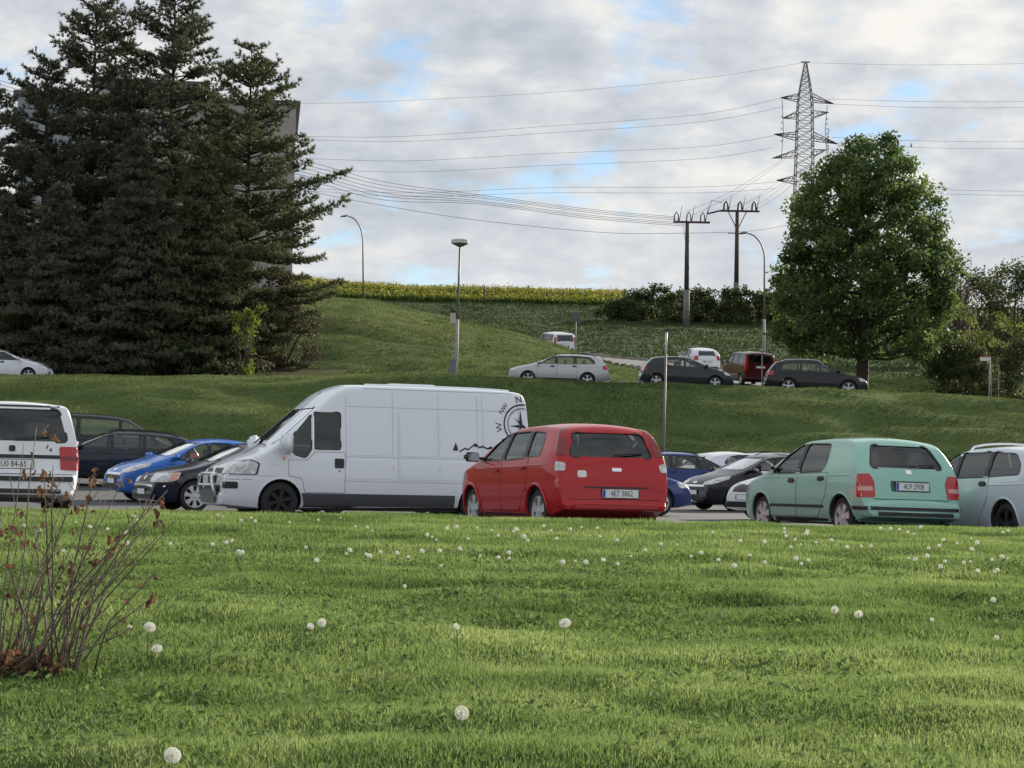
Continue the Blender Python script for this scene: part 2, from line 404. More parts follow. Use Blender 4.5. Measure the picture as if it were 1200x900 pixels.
def asphalt(name, base=(.052, .054, .060)):
    m = bpy.data.materials.new(name); m.use_nodes = True; t = m.node_tree; b = t.nodes['Principled BSDF']
    g = N('ShaderNodeNewGeometry', t)
    n = N('ShaderNodeTexNoise', t); n.inputs['Scale'].default_value = .6; n.inputs['Detail'].default_value = 8; n.inputs['Roughness'].default_value = .7
    n2_ = N('ShaderNodeTexNoise', t); n2_.inputs['Scale'].default_value = 40; n2_.inputs['Detail'].default_value = 3
    t.links.new(g.outputs['Position'], n.inputs[0]); t.links.new(g.outputs['Position'], n2_.inputs[0])
    mi = N('ShaderNodeMix', t, data_type='FLOAT'); mi.inputs[0].default_value = .4; t.links.new(n.outputs[0], mi.inputs[2]); t.links.new(n2_.outputs[0], mi.inputs[3])
    r = N('ShaderNodeValToRGB', t); r.color_ramp.elements[0].position = .35; r.color_ramp.elements[1].position = .68
    r.color_ramp.elements[0].color = (*[c * .75 for c in base], 1); r.color_ramp.elements[1].color = (*[c * 1.5 for c in base], 1)
    t.links.new(mi.outputs[0], r.inputs[0]); t.links.new(r.outputs[0], b.inputs['Base Color']); b.inputs['Roughness'].default_value = .8
    bp = N('ShaderNodeBump', t); bp.inputs['Strength'].default_value = .5; bp.inputs['Distance'].default_value = .01
    t.links.new(n2_.outputs[0], bp.inputs['Height']); t.links.new(bp.outputs[0], b.inputs['Normal'])
    return m
ASPH = asphalt('asphalt'); ASPH2 = asphalt('worn_asphalt', (.10, .10, .105))
o = grid('car_park', sl((-70, 71, 2.0)), sl((25.75, 75.9, 1.2), (75.9, 76, .2)), Hn, ASPH); tag(o, kind='structure')
o = grid('upper_road', sl((-70, 71, 2.0)), sl((94.0, 103.5, .95), (103.5, 103.6, 1)), Hn, ASPH2); tag(o, kind='structure')
V = []; F = []
for i, q in enumerate(RB):
    t_ = (RB[min(i + 1, len(RB) - 1)] - RB[max(i - 1, 0)]).normalized(); s_ = Vector((t_.y, -t_.x, 0)); hw = rb_half(q.y)
    for k in range(7):
        p = q + s_ * hw * (k / 3 - 1); V.append((p.x, p.y, H(p.x, p.y) + .008))
    if i:
        for k in range(6): F.append((7 * i - 7 + k, 7 * i - 7 + k + 1, 7 * i + k + 1, 7 * i + k))
o = mesh_obj('side_road', V, F, ASPH2, smooth=True); tag(o, kind='structure')
CONC = principled('concrete', (.34, .33, .31), .9, noise=(3, .35), bump=(20, .4))
mb = MB()
x = -16.0
while x < 16:
    mb.box((x + .5, 25.72, H(x, 25.75) + .03), (.985, .12, .22)); x += 1.0
o = mb.obj('kerb', CONC); tag(o, kind='structure')
mb = MB(); k = -60
while k < 60:
    for yy in (103.7,):
        if yy > 100 and 1 < k < 17: continue
        mb.box((k + .5, yy, H(k + .5, yy) + .03), (.985, .14, .2))
    k += 1
for sgn in (-1, 1):
    for i in range(9, len(RB) - 1):
        q = RB[i]; t_ = (RB[i + 1] - q).normalized(); s_ = Vector((t_.y, -t_.x, 0)); p = q + s_ * (rb_half(q.y) + .08) * sgn + t_ * 0
        L_ = (RB[i + 1] - q).length; c_ = p + t_ * L_ / 2
        mb.box((c_.x, c_.y, H(c_.x, c_.y) + .04), (L_ * 1.02, .14, .2), math.atan2(t_.y, t_.x))
o = mb.obj('road_kerb', CONC); tag(o, kind='structure')

# ------------------------------------------------------------------ vehicles
def chaikin(p, n=2):
    p = [tuple(q) for q in p]
    for _ in range(n):
        r = [p[0]]
        for a, b in zip(p, p[1:]):
            r.append((a[0] * .78 + b[0] * .22, a[1] * .78 + b[1] * .22)); r.append((a[0] * .22 + b[0] * .78, a[1] * .22 + b[1] * .78))
        r.append(p[-1]); p = r
    return p
def fillet(poly, r=.05, n=3):
    res = []; L_ = len(poly)
    for i, p in enumerate(poly):
        p = Vector(p); a = Vector(poly[i - 1]); b = Vector(poly[(i + 1) % L_])
        da = (a - p); db = (b - p); k1 = min(r, da.length * .45); k2 = min(r, db.length * .45)
        s_ = p + da.normalized() * k1; e_ = p + db.normalized() * k2
        for j in range(n + 1):
            t = j / n; q = s_ * (1 - t) ** 2 + p * 2 * t * (1 - t) + e_ * t * t
            res.append((q.x, q.y))
    return res
def grow(poly, d):
    """push a polygon outwards from its centroid side by side"""
    L_ = len(poly); area = sum(poly[i][0] * poly[(i + 1) % L_][1] - poly[(i + 1) % L_][0] * poly[i][1] for i in range(L_))
    sg = 1 if area > 0 else -1; out_ = []
    for i in range(L_):
        a = Vector(poly[i - 1]); p = Vector(poly[i]); b = Vector(poly[(i + 1) % L_])
        e1 = (p - a).normalized(); e2 = (b - p).normalized()
        n1_ = Vector((e1.y, -e1.x)) * sg; n2_ = Vector((e2.y, -e2.x)) * sg
        m_ = (n1_ + n2_); m_ = m_ / max(m_.length_squared / 2, .35)
        q = p + m_ * d; out_.append((q.x, q.y))
    return out_

class Body:
    S_T = [0, .12, .3, .5, .72, .9, 1.0]; S_V = [.93, .965, .99, 1.0, .995, .98, .965]
    def __init__(s, sp):
        s.sp = sp; s.L = sp['L']; s.W = sp['W']
        tp = chaikin(sp['top'], 2); s.tx = [p[0] for p in tp]; s.tz = [p[1] for p in tp]
        bt = sp.get('bot', [(0, .26), (.5, .2), (s.L - .6, .2), (s.L, .30)]); s.bx = [p[0] for p in bt]; s.bz = [p[1] for p in bt]
        s.roof = max(s.tz)
    def top(s, x): return float(np.interp(x, s.tx, s.tz))
    def bot(s, x): return float(np.interp(x, s.bx, s.bz))
    def belt(s, x): a, b = s.sp['belt']; return a + (b - a) * x / s.L
    def plan(s, x):
        af, xf, ar, xr = s.sp.get('plan', (.2, .9, .10, .6)); f = 1.0
        if x < xf: f -= af * (1 - x / xf) ** 2.6
        if s.L - x < xr: f -= ar * (1 - (s.L - x) / xr) ** 2.4
        return s.W / 2 * f
    def ywid(s, x, z):
        w = s.plan(x); b = s.belt(x); zb = s.bot(x)
        if z <= b: return w * float(np.interp((z - zb) / max(b - zb, .01), s.S_T, s.S_V))
        return w * s.S_V[-1] - s.sp.get('tumble', .16) * ((z - b) / max(s.roof - b, .05)) ** 1.15
    def half(s, x, ins=0.0, zt=None, zb=None):
        zt = s.top(x) if zt is None else zt; zb = s.bot(x) if zb is None else zb
        h = max(zt - zb, .02); c = min(s.sp.get('crown', .05), h * .2); r = min(s.sp.get('edge', .075), h * .22)
        zsh = zt - c - r; zbl = min(s.belt(x), zb + (zsh - zb) * .999)
        w = s.ywid(x, zb + .01) - ins
        pts = [(0, zb), (w * .5, zb), (w * .9, zb), (w * .985, zb + min(.02, h * .05))]
        for k in range(1, 8):
            z = zb + (zbl - zb) * k / 7; pts.append((s.ywid(x, z) - ins, z))
        for k in range(1, 6):
            z = zbl + (zsh - zbl) * k / 5; pts.append((s.ywid(x, z) - ins, z))
        ye = s.ywid(x, zsh) - ins; yr = ye - r * 1.1
        for a in (22, 45, 68, 90):
            pts.append((yr + (ye - yr) * math.cos(R(a)), zsh + (zt - c - zsh) * math.sin(R(a))))
        for k in (.86, .7, .5, .25): pts.append((yr * k, zt - c * k * k * 1.0 if k < 1 else zt - c))
        pts.append((0, zt))
        return pts
    def loft(s, xs_, ins=0.0, topf=None, zb=None, ends=True):
        rings = []
        for x in xs_:
            hp = s.half(x, ins, topf(x) if topf else None, zb)
            ring = [(x, y, z) for y, z in hp] + [(x, -y, z) for y, z in hp[-2:0:-1]]
            rings.append(ring)
        if ends:
            for at_front in (True, False):
                src = rings[0] if at_front else rings[-1]; sg = -1 if at_front else 1
                cz = sum(p[2] for p in src) / len(src)
                r1 = [(p[0] + sg * .018, p[1] * .985, cz + (p[2] - cz) * .9) for p in src]
                r2 = [(p[0] + sg * .026, p[1] * .93, cz + (p[2] - cz) * .7) for p in src]
                if at_front: rings = [r2, r1] + rings
                else: rings = rings + [r1, r2]
        n = len(rings[0]); vv = [p for r_ in rings for p in r_]; ff = []
        for i in range(len(rings) - 1):
            for k in range(n):
                k2 = (k + 1) % n; ff.append((i * n + k, i * n + k2, (i + 1) * n + k2, (i + 1) * n + k))
        ff.append(tuple(range(n - 1, -1, -1))); ff.append(tuple((len(rings) - 1) * n + k for k in range(n)))
        return vv, ff

def prism(poly, view, a0, a1):
    """closed prism: poly in (u,v); view side -> along y, end -> along x"""
    n = len(poly); vv = []
    for a in (a0, a1):
        for u, v in poly: vv.append((u, a, v) if view == 'side' else (a, u, v))
    ff = [tuple(range(n)), tuple(range(2 * n - 1, n - 1, -1))] + [(k, (k + 1) % n + 0, (k + 1) % n + n, k + n) for k in range(n)]
    bm = bmesh.new(); bv = [bm.verts.new(p) for p in vv]
    for f in ff: bm.faces.new([bv[i] for i in f])
    bmesh.ops.recalc_face_normals(bm, faces=bm.faces); me = bpy.data.meshes.new('tmp'); bm.to_mesh(me); bm.free(); return me

TXT = {}
def text_mesh(s, size):
    if (s, size) in TXT: return TXT[(s, size)]
    c = bpy.data.curves.new('tmp_text', 'FONT'); c.body = s; c.size = size; c.resolution_u = 2; c.align_x = 'CENTER'; c.align_y = 'CENTER'
    o_ = bpy.data.objects.new('tmp_text', c); COL.objects.link(o_); bpy.context.view_layer.update()
    me = bpy.data.meshes.new_from_object(o_); v = [(p.co.x, p.co.y) for p in me.vertices]; f = [tuple(q.vertices) for q in me.polygons]
    bpy.data.objects.remove(o_); bpy.data.meshes.remove(me); TXT[(s, size)] = (v, f); return v, f

class Design:
    """templates of one kind of vehicle: body with real openings plus the parts fitted to its surface"""
    def __init__(s, sp):
        s.sp = sp; s.B = Body(sp); s.L, s.W = sp['L'], sp['W']; s.T = []
        L_ = s.L
        st = set([0, .012, .03, .06, .1, .15, .21, .28, .36] + [L_ - v for v in (0, .012, .03, .06, .1, .14, .19, .25, .32, .4)])
        st |= set(np.round(np.arange(.44, L_ - .42, .085), 4)); st = sorted(st)
        v, f = s.B.loft(st)
        me = bpy.data.meshes.new('body'); me.from_pydata(v, [], f); me.update()
        bm = bmesh.new(); bm.from_mesh(me); bmesh.ops.recalc_face_normals(bm, faces=bm.faces); bm.to_mesh(me)
        s.bvh = BVHTree.FromBMesh(bm); bm.free()
        s.raw = me; s.cut()
        s.fit()
    def cut(s):
        sp, B = s.sp, s.B
        base = bpy.data.objects.new('tmp_body', s.raw.copy()); COL.objects.link(base)
        tmp = []
        def sub(me):
            o_ = bpy.data.objects.new('tmp_cut', me); COL.objects.link(o_); o_.hide_render = True; tmp.append(o_)
            for p in me.polygons: p.material_index = 1
            while len(me.materials) < 2: me.materials.append(DARK)
            md = base.modifiers.new('b', 'BOOLEAN'); md.operation = 'DIFFERENCE'; md.solver = 'EXACT'; md.object = o_
        base.data.materials.append(BLACK); base.data.materials.append(DARK)
        x0, x1 = sp['cabin']
        itop = lambda x: min(B.top(x + .09), B.top(x - .09), B.top(x)) - .05
        v, f = B.loft(sorted(set(list(np.arange(x0, x1, .12)) + [x1])), .06, itop, .38, ends=False)
        me = bpy.data.meshes.new('tmp'); me.from_pydata(v, [], f)
        bm = bmesh.new(); bm.from_mesh(me); bmesh.ops.recalc_face_normals(bm, faces=bm.faces); bm.to_mesh(me); bm.free(); sub(me)
        for poly in sp['side_windows']: sub(prism(fillet(poly, sp.get('wr', .05)), 'side', -2, 2))
        if sp.get('windscreen'): sub(prism(fillet(sp['windscreen'], .07), 'end', -1, (x0 + x1) / 2 - .3))
        if sp.get('rear_window'): sub(prism(fillet(sp['rear_window'], .07), 'end', s.L - .9, s.L + 1))
        for wx in sp['wheels']:
            for sg in (1, -1):
                r_ = sp['wr_'] + .055; n = 28; poly = [(wx + r_ * math.cos(2 * math.pi * k / n), sp['wr_'] + r_ * math.sin(2 * math.pi * k / n)) for k in range(n)]
                a = s.W / 2 - .27; sub(prism(poly, 'side', sg * a if sg > 0 else -2, 2 if sg > 0 else -a))
        dg = bpy.context.evaluated_depsgraph_get(); dg.update()
        me = bpy.data.meshes.new_from_object(base.evaluated_get(dg)); me.name = 'body'
        for o_ in tmp: bpy.data.objects.remove(o_)
        bpy.data.objects.remove(base)
        me.polygons.foreach_set('use_smooth', [True] * len(me.polygons)); me.set_sharp_from_angle(angle=R(33))
        s.add('body', me, ['paint', DARK])
    def add(s, name, me, slots, loc=(0, 0, 0), rz=0.0, kids=None, label=None):
        t = dict(name=name, me=me, slots=slots, loc=loc, rz=rz, kids=kids or [], label=label); s.T.append(t); return t
    # --- views
    def view(s, k):
        L_, W_ = s.L, s.W
        if k == 'side': return (0, 0), -90
        if k == 'rear': return (0, 0), 0
        if k == 'front': return (0, 0), 180
        if k == 'fcorner': return (.16, -(W_ / 2 - .2)), 180 + s.sp.get('fang', 38)
        if k == 'rcorner': return (L_ - .16, -(W_ / 2 - .14)), -s.sp.get('rang', 32)
        return k
    def hit(s, view, u, v):
        if view == 'top':
            d = Vector((0, 0, -1)); o_ = Vector((u, v, 4))
        else:
            C, a = s.view(view); od = Vector((math.cos(R(a)), math.sin(R(a)), 0)); d = -od; rt = Vector((d.y, -d.x, 0))
            o_ = Vector((C[0], C[1], v)) + rt * u + od * 5
        h = s.bvh.ray_cast(o_, d)
        if h[0] is None:
            h = s.bvh.find_nearest(o_ + d * 5)
        n = h[1]
        if n.dot(d) > 0: n = -n
        return h[0], n
    def patch_me(s, poly, view, off=.003, skirt=.012, rows=7, cols=7, name='patch'):
        vs_ = sorted(set([round(p[1], 4) for p in poly]) | set(np.round(np.linspace(min(p[1] for p in poly), max(p[1] for p in poly), rows), 4)))
        vmin, vmax = min(p[1] for p in poly), max(p[1] for p in poly); R_ = []
        for v in vs_:
            vv_ = min(max(v, vmin + 1e-5), vmax - 1e-5); xs_ = []
            for i in range(len(poly)):
                a, b = poly[i], poly[(i + 1) % len(poly)]
                if (a[1] - vv_) * (b[1] - vv_) <= 0 and abs(a[1] - b[1]) > 1e-9:
                    xs_.append(a[0] + (b[0] - a[0]) * (vv_ - a[1]) / (b[1] - a[1]))
            if len(xs_) < 2: continue
            R_.append((v, min(xs_), max(xs_)))
        V_ = []; F_ = []
        for v, a, b in R_:
            for k in range(cols):
                p, n = s.hit(view, a + (b - a) * k / (cols - 1), v); V_.append(p + n * off)
        nr = len(R_)
        for i in range(nr - 1):
            for k in range(cols - 1): F_.append((i * cols + k, i * cols + k + 1, (i + 1) * cols + k + 1, (i + 1) * cols + k))
        if skirt:
            ring = [k for k in range(cols)] + [i * cols + cols - 1 for i in range(1, nr)] + [(nr - 1) * cols + k for k in range(cols - 2, -1, -1)] + [i * cols for i in range(nr - 2, 0, -1)]
            cen = len(V_); c0 = sum((V_[i] for i in ring), Vector()) / len(ring)
            dn = s.hit(view, sum(p[0] for p in poly) / len(poly), sum(p[1] for p in poly) / len(poly))[1]
            for i in ring: V_.append(V_[i] - dn * skirt)
            m_ = len(ring)
            for k in range(m_): F_.append((ring[k], cen + k, cen + (k + 1) % m_, ring[(k + 1) % m_]))
        me = bpy.data.meshes.new(name); me.from_pydata([tuple(p) for p in V_], [], F_); me.update()
        dn = s.hit(view, sum(p[0] for p in poly) / len(poly), sum(p[1] for p in poly) / len(poly))[1]
        if me.polygons[len(me.polygons) // 3].normal.dot(dn) < 0: me.flip_normals()
        me.polygons.foreach_set('use_smooth', [True] * len(me.polygons)); me.set_sharp_from_angle(angle=R(40))
        return me
    def mirror(s, me):
        m2 = me.copy(); co = np.zeros(len(m2.vertices) * 3, np.float32); m2.vertices.foreach_get('co', co); co[1::3] *= -1
        m2.vertices.foreach_set('co', co); m2.flip_normals(); m2.update()
        m2.set_sharp_from_angle(angle=R(40)); return m2
    def patch(s, name, poly, view, mat, both=False, r=.03, label=None, kids=None, **k):
        me = s.patch_me(fillet(poly, r) if r else poly, view, name=name, **k)
        sl_ = [mat]
        if both:
            m2 = s.mirror(me); s.add(name, m2, sl_, label=label)
        return s.add(name, me, sl_, label=label, kids=kids)
    def ring(s, name, poly, d, view, both):
        G = grow(poly, d); V_ = []; n = len(poly)
        for q in poly: p, nn = s.hit(view, *q); V_.append(p + nn * .002)
        for q in G: p, nn = s.hit(view, *q); V_.append(p + nn * .002)
        F_ = [(k, (k + 1) % n, (k + 1) % n + n, k + n) for k in range(n)]
        me = bpy.data.meshes.new(name); me.from_pydata([tuple(p) for p in V_], [], F_); me.update()
        dn = s.hit(view, *poly[0])[1]
        if me.polygons[0].normal.dot(dn) < 0: me.flip_normals()
        if both: s.add(name, s.mirror(me), [BLACK])
        s.add(name, me, [BLACK])
    def kid_patch(s, name, poly, view, mat, r=.01, **k):
        return dict(name=name, me=s.patch_me(fillet(poly, r) if r else poly, view, name=name, **k), slots=[mat], loc=(0, 0, 0), rz=0, kids=[], label=None)
    def text(s, string, size, view, u0, v0, off=.006, sx=1.0):
        v, f = text_mesh(string, size); V_ = []
        for a, b in v:
            p, n = s.hit(view, u0 + a * sx, v0 + b); V_.append(p + n * off)
        me = bpy.data.meshes.new('lettering'); me.from_pydata([tuple(p) for p in V_], [], f); me.update(); return me
    def plate(s, view, z, string, u0=0.0, w=.52, h=.11, kids_only=False):
        """flat plate held off the body, with its blue strip and characters"""
        p0, n0 = s.hit(view, u0, z); C, a = s.view(view); od = Vector((math.cos(R(a)), math.sin(R(a)), 0)); d = -od; rt = Vector((d.y, -d.x, 0))
        # stand off by the most proud point under the plate
        far = max((s.hit(view, u0 + du, z + dv)[0]).dot(od) for du in (-w / 2, 0, w / 2) for dv in (-h / 2, 0, h / 2))
        def P(u, v, k): return Vector((C[0], C[1], 0)) * 0 + rt * (u) + Vector((0, 0, v)) + od * (far + k) + (Vector((C[0], C[1], 0)) - od * Vector((C[0], C[1], 0)).dot(od))
        def slab(u1, u2, v1, v2, k1, k2, name, mat):
            vv = [P(u, v, k) for k in (k1, k2) for u, v in ((u1, v1), (u2, v1), (u2, v2), (u1, v2))]
            mb_ = MB(); mb_.add(vv, [(3, 2, 1, 0), (4, 5, 6, 7), (0, 1, 5, 4), (1, 2, 6, 5), (2, 3, 7, 6), (3, 0, 4, 7)])
            me = bpy.data.meshes.new(name); me.from_pydata([tuple(q) for q in mb_.v], [], mb_.f); me.update()
            return dict(name=name, me=me, slots=[mat], loc=(0, 0, 0), rz=0, kids=[], label=None)
        kids = [slab(u0 - w / 2 + .004, u0 - w / 2 + .042, z - h / 2 + .005, z + h / 2 - .005, .012, .0135, 'blue_strip', PLATEB)]
        if string:
            v, f = text_mesh(string, h * .98); V_ = [P(u0 + .02 + a_ * .80, z + b_ - .002, .0136) for a_, b_ in v]
            me = bpy.data.meshes.new('lettering'); me.from_pydata([tuple(q) for q in V_], [], f); me.update()
            kids.append(dict(name='lettering', me=me, slots=[INK], loc=(0, 0, 0), rz=0, kids=[], label=None))
        t = slab(u0 - w / 2, u0 + w / 2, z - h / 2, z + h / 2, -.02, .012, 'number_plate', PLATEW)
        fr_ = slab(u0 - w / 2 - .01, u0 + w / 2 + .01, z - h / 2 - .012, z + h / 2 + .008, -.03, .006, 'plate_frame', BLACK)
        t['kids'] = kids + [fr_]; s.T.append(t)
    def wheel(s):
        r = s.sp['wr_']; w = s.sp.get('tyre', .19); rim = r * s.sp.get('rimf', .64); n = 36
        t = MB(); t.lathe([(rim * .97, -w * .36), (rim * 1.02, -w * .47), (r * .9, -w * .5), (r * .975, -w * .42), (r, -w * .3), (r, w * .3), (r * .975, w * .42), (r * .9, w * .5), (rim, w * .45)], axis='y', n=n)
        t.lathe([(0.001, -w * .02), (rim * .98, -w * .02)], axis='y', n=n)
        tm = bpy.data.meshes.new('wheel'); tm.from_pydata([tuple(p) for p in t.v], [], t.f); tm.update()
        tm.polygons.foreach_set('use_smooth', [True] * len(tm.polygons)); tm.set_sharp_from_angle(angle=R(40))
        m_ = MB(); m_.lathe([(rim * .90, -w * .10), (rim * .93, -w * .40), (rim * 1.0, -w * .47), (rim * 1.01, -w * .43)], axis='y', n=n)
        m_.lathe([(rim * .12, -w * .46), (rim * .20, -w * .44), (rim * .24, -w * .30), (rim * .24, -w * .05)], axis='y', n=16); m_.lathe([(.001, -w * .45), (rim * .12, -w * .46)], axis='y', n=16)
        ns = s.sp.get('spokes', 5)
        for k in range(ns):
            a = 2 * math.pi * (k + .25) / ns; ca, sa = math.cos(a), math.sin(a); w0 = s.sp.get('spw', .17)
            vv = []
            for rr, hw, y0, y1 in ((rim * .16, rim * w0 * .8, -w * .40, -w * .2), (rim * .55, rim * w0 * .7, -w * .43, -w * .25), (rim * .95, rim * w0 * 1.15, -w * .40, -w * .25)):
                for h_ in (-hw, hw):
                    for y_ in (y0, y1): vv.append((rr * ca - h_ * sa, y_, rr * sa + h_ * ca))
            ff = []
            for q in (0, 4): ff += [(q, q + 2, q + 6, q + 4), (q + 1, q + 5, q + 7, q + 3), (q, q + 4, q + 5, q + 1), (q + 2, q + 3, q + 7, q + 6)]
            m_.add(vv, ff)
        rm = bpy.data.meshes.new('rim'); rm.from_pydata([tuple(p) for p in m_.v], [], m_.f); rm.update()
        bm = bmesh.new(); bm.from_mesh(rm); bmesh.ops.recalc_face_normals(bm, faces=bm.faces); bm.to_mesh(rm); bm.free()
        bm = bmesh.new(); bm.from_mesh(tm); bmesh.ops.recalc_face_normals(bm, faces=bm.faces); bm.to_mesh(tm); bm.free()
        rm.polygons.foreach_set('use_smooth', [True] * len(rm.polygons)); rm.set_sharp_from_angle(angle=R(35))
        for wx in s.sp['wheels']:
            for sg in (-1, 1):
                y = sg * (s.B.plan(wx) * 1.0 - w * .5 - .035)
                s.add('wheel', tm, [RUBBER], (wx, y, r), 0 if sg < 0 else math.pi, kids=[dict(name='rim', me=rm, slots=[s.sp.get('rimmat', ALLOY)], loc=(0, 0, 0), rz=0, kids=[], label=None)])
    def fit(s):
        sp = s.sp; s.wheel(); gl = GLASS
        for i, poly in enumerate(sp['side_windows']):
            g_ = GLASSD if i in sp.get('tinted', ()) else gl
            s.patch('side_window', grow(fillet(poly, sp.get('wr', .05)), .022), 'side', g_, both=True, r=0, off=-.014, skirt=0)
        if sp.get('windscreen'): s.patch('windscreen', grow(fillet(sp['windscreen'], .07), .02), 'front', SCREEN, r=0, off=-.012, skirt=0, rows=10, cols=10)
        if sp.get('rear_window'): s.patch('rear_window', grow(fillet(sp['rear_window'], .07), .02), 'rear', sp.get('rearglass', gl), r=0, off=-.012, skirt=0, rows=8, cols=10)
        # rubber seals round every opening
        for poly in sp['side_windows']: s.ring('window_seal', fillet(poly, sp.get('wr', .05)), .016, 'side', True)
        if sp.get('windscreen'): s.ring('windscreen_seal', fillet(sp['windscreen'], .07), .03, 'front', False)
        if sp.get('rear_window'): s.ring('rear_window_seal', fillet(sp['rear_window'], .07), .022, 'rear', False)
        # rolled wheel arch lips and a pressed waist line
        for wx in sp['wheels']:
            r_ = sp['wr_'] + .062; pts = []
            for k in range(17):
                a = R(-18 + 216 * k / 16); p, n = s.hit('side', wx + r_ * math.cos(a), sp['wr_'] + r_ * math.sin(a)); pts.append(p + n * sp.get('lipo', .002))
            me = wire_mesh('wheel_arch_lip', lambda m_: m_.tube(pts, sp.get('lip', .014), 6)); s.add('wheel_arch_lip', s.mirror(me), [sp.get('lipmat', 'paint')]); s.add('wheel_arch_lip', me, [sp.get('lipmat', 'paint')])
        if sp.get('waist', True):
            xa, xb = sp['side_windows'][0][0][0] - .25, sp['L'] - .42
            zb_ = lambda x: s.B.belt(x) - .10
            pts = []
            for k in range(14):
                x = xa + (xb - xa) * k / 13; p, n = s.hit('side', x, zb_(x)); pts.append(p - n * .006)
            me = wire_mesh('waist_crease', lambda m_: m_.tube(pts, .014, 6)); s.add('waist_crease', s.mirror(me), ['paint']); s.add('waist_crease', me, ['paint'])
        s.patch('bumper_gap', q4(-.30, .30, sp.get('bgap', .56), sp.get('bgap', .56) + .007), 'fcorner', BLACK, both=True, r=0, off=.0015, skirt=0, rows=2, cols=8)
        s.patch('sill', q4(sp['wheels'][0] + .42, sp['wheels'][1] - .42, .215, .27), 'side', BLACK, both=True, r=0, off=.003, skirt=.004, rows=3, cols=12)
        s.patch('rear_apron', q4(-s.W * .36, s.W * .36, s.B.bot(s.L) + .02, s.B.bot(s.L) + .075), 'rear', BLACK, r=.01, off=.004, skirt=.004, rows=3, cols=9)
        ex = MB(); ex.tube([(s.L - .35, .42, .24), (s.L + .01, .42, .25)], .028, 8, cap=False); me = bpy.data.meshes.new('exhaust_pipe'); me.from_pydata([tuple(p) for p in ex.v], [], ex.f); s.add('exhaust_pipe', me, [CHROME])
        # black pillar covers between the windows
        for poly in sp.get('pillars', []): s.patch('pillar_trim', poly, 'side', BLACK, both=True, r=.01, off=.002)
        # doors: a dark gap, then the door skin standing just proud of it
        for d in sp.get('doors', []):
            s.patch('door_gap', grow(d, .006), 'side', BLACK, both=True, r=.03, off=.0010, skirt=0, rows=9, cols=9)
            s.patch('door', grow(d, -.002), 'side', 'paint', both=True, r=.03, off=.0035, skirt=.003, rows=9, cols=9)
        for hx, hz in sp.get('handles', []):
            s.patch('door_handle', [(hx - .09, hz - .018), (hx + .09, hz - .014), (hx + .09, hz + .018), (hx - .09, hz + .014)], 'side', sp.get('handlemat', BLACK), both=True, r=.015, off=.028, skirt=.03, rows=3, cols=4)
            s.patch('handle_recess', [(hx - .11, hz - .035), (hx + .07, hz - .035), (hx + .07, hz + .04), (hx - .11, hz + .04)], 'side', BLACK, both=True, r=.03, off=.0045, skirt=0, rows=4, cols=4)
        for z0, z1, xa, xb, mt in sp.get('strips', []):
            s.patch('side_moulding', [(xa, z0), (xb, z0), (xb, z1), (xa, z1)], 'side', mt, both=True, r=.012, off=.014, skirt=.016, rows=3, cols=20)
        for nm, poly, view, mt, both, off in sp.get('extras', []):
            s.patch(nm, poly, view, mt, both=both, r=min(.03, .3 * (max(p[1] for p in poly) - min(p[1] for p in poly))), off=off, skirt=max(off + .006, .006), rows=6, cols=10)
        # mirrors
        mx_, mz_, ms = sp['mirror']
        for sg in (-1, 1):
            yb = s.B.ywid(mx_, mz_)
            mb_ = MB(); hx, hy, hz = .09 * ms, .115 * ms, .075 * ms * sp.get('mtall', 1)
            bm = bmesh.new(); bmesh.ops.create_cube(bm, size=2.0)
            for v in bm.verts: v.co = Vector((v.co.x * hx * (1 if v.co.x < 0 else .55), v.co.y * hy, v.co.z * hz * (1 if v.co.x > 0 else .72)))
            bmesh.ops.bevel(bm, geom=bm.edges[:], offset=.035 * ms, segments=3, affect='EDGES')
            bmesh.ops.translate(bm, vec=(mx_, sg * (yb + hy + .05), mz_), verts=bm.verts)
            me = bpy.data.meshes.new('wing_mirror'); bm.to_mesh(me); bm.free(); me.polygons.foreach_set('use_smooth', [True] * len(me.polygons))
            mb_.box((mx_ + .01, sg * (yb + .04), mz_ - .02), (.06, .14, .04)); am = bpy.data.meshes.new('mirror_arm'); am.from_pydata([tuple(p) for p in mb_.v], [], mb_.f)
            mg = MB(); gx = mx_ + hx * .55 + .003
            mg.add([(gx, sg * (yb + .05 + .03), mz_ - hz * .75), (gx, sg * (yb + .02 + 2 * hy), mz_ - hz * .75), (gx, sg * (yb + .02 + 2 * hy), mz_ + hz * .75), (gx, sg * (yb + .05 + .03), mz_ + hz * .75)], [(0, 1, 2, 3)])
            gm = bpy.data.meshes.new('mirror_glass'); gm.from_pydata([tuple(p) for p in mg.v], [], mg.f)
            s.add('wing_mirror', me, [sp.get('mirrormat', 'paint')], kids=[dict(name='mirror_arm', me=am, slots=[BLACK], loc=(0, 0, 0), rz=0, kids=[], label=None), dict(name='mirror_glass', me=gm, slots=[CHROME], loc=(0, 0, 0), rz=0, kids=[], label=None)])
        # seats
        x0, x1 = sp['cabin']
        for sx, sy, wd in sp.get('seats', [(x0 + 1.15, -.36, .46), (x0 + 1.15, .36, .46), (x0 + 2.0, -.36, .56), (x0 + 2.0, .36, .56)]):
            mb_ = MB()
            zf = sp.get('seatz', .52)
            mb_.box((sx, sy, zf), (.5, wd, .16)); mb_.add([(sx + .18 + a, sy + b * wd / 2, z) for z, a0, a1 in ((zf, 0, .12), (zf + .5, .12, .2)) for a, b in ((a0, -1), (a1, -1), (a1, 1), (a0, 1))], [(3, 2, 1, 0), (4, 5, 6, 7), (0, 1, 5, 4), (1, 2, 6, 5), (2, 3, 7, 6), (3, 0, 4, 7)])
            hr = MB(); hr.box((sx + .36, sy, zf + .63), (.10, .25, .16), taper=.86)
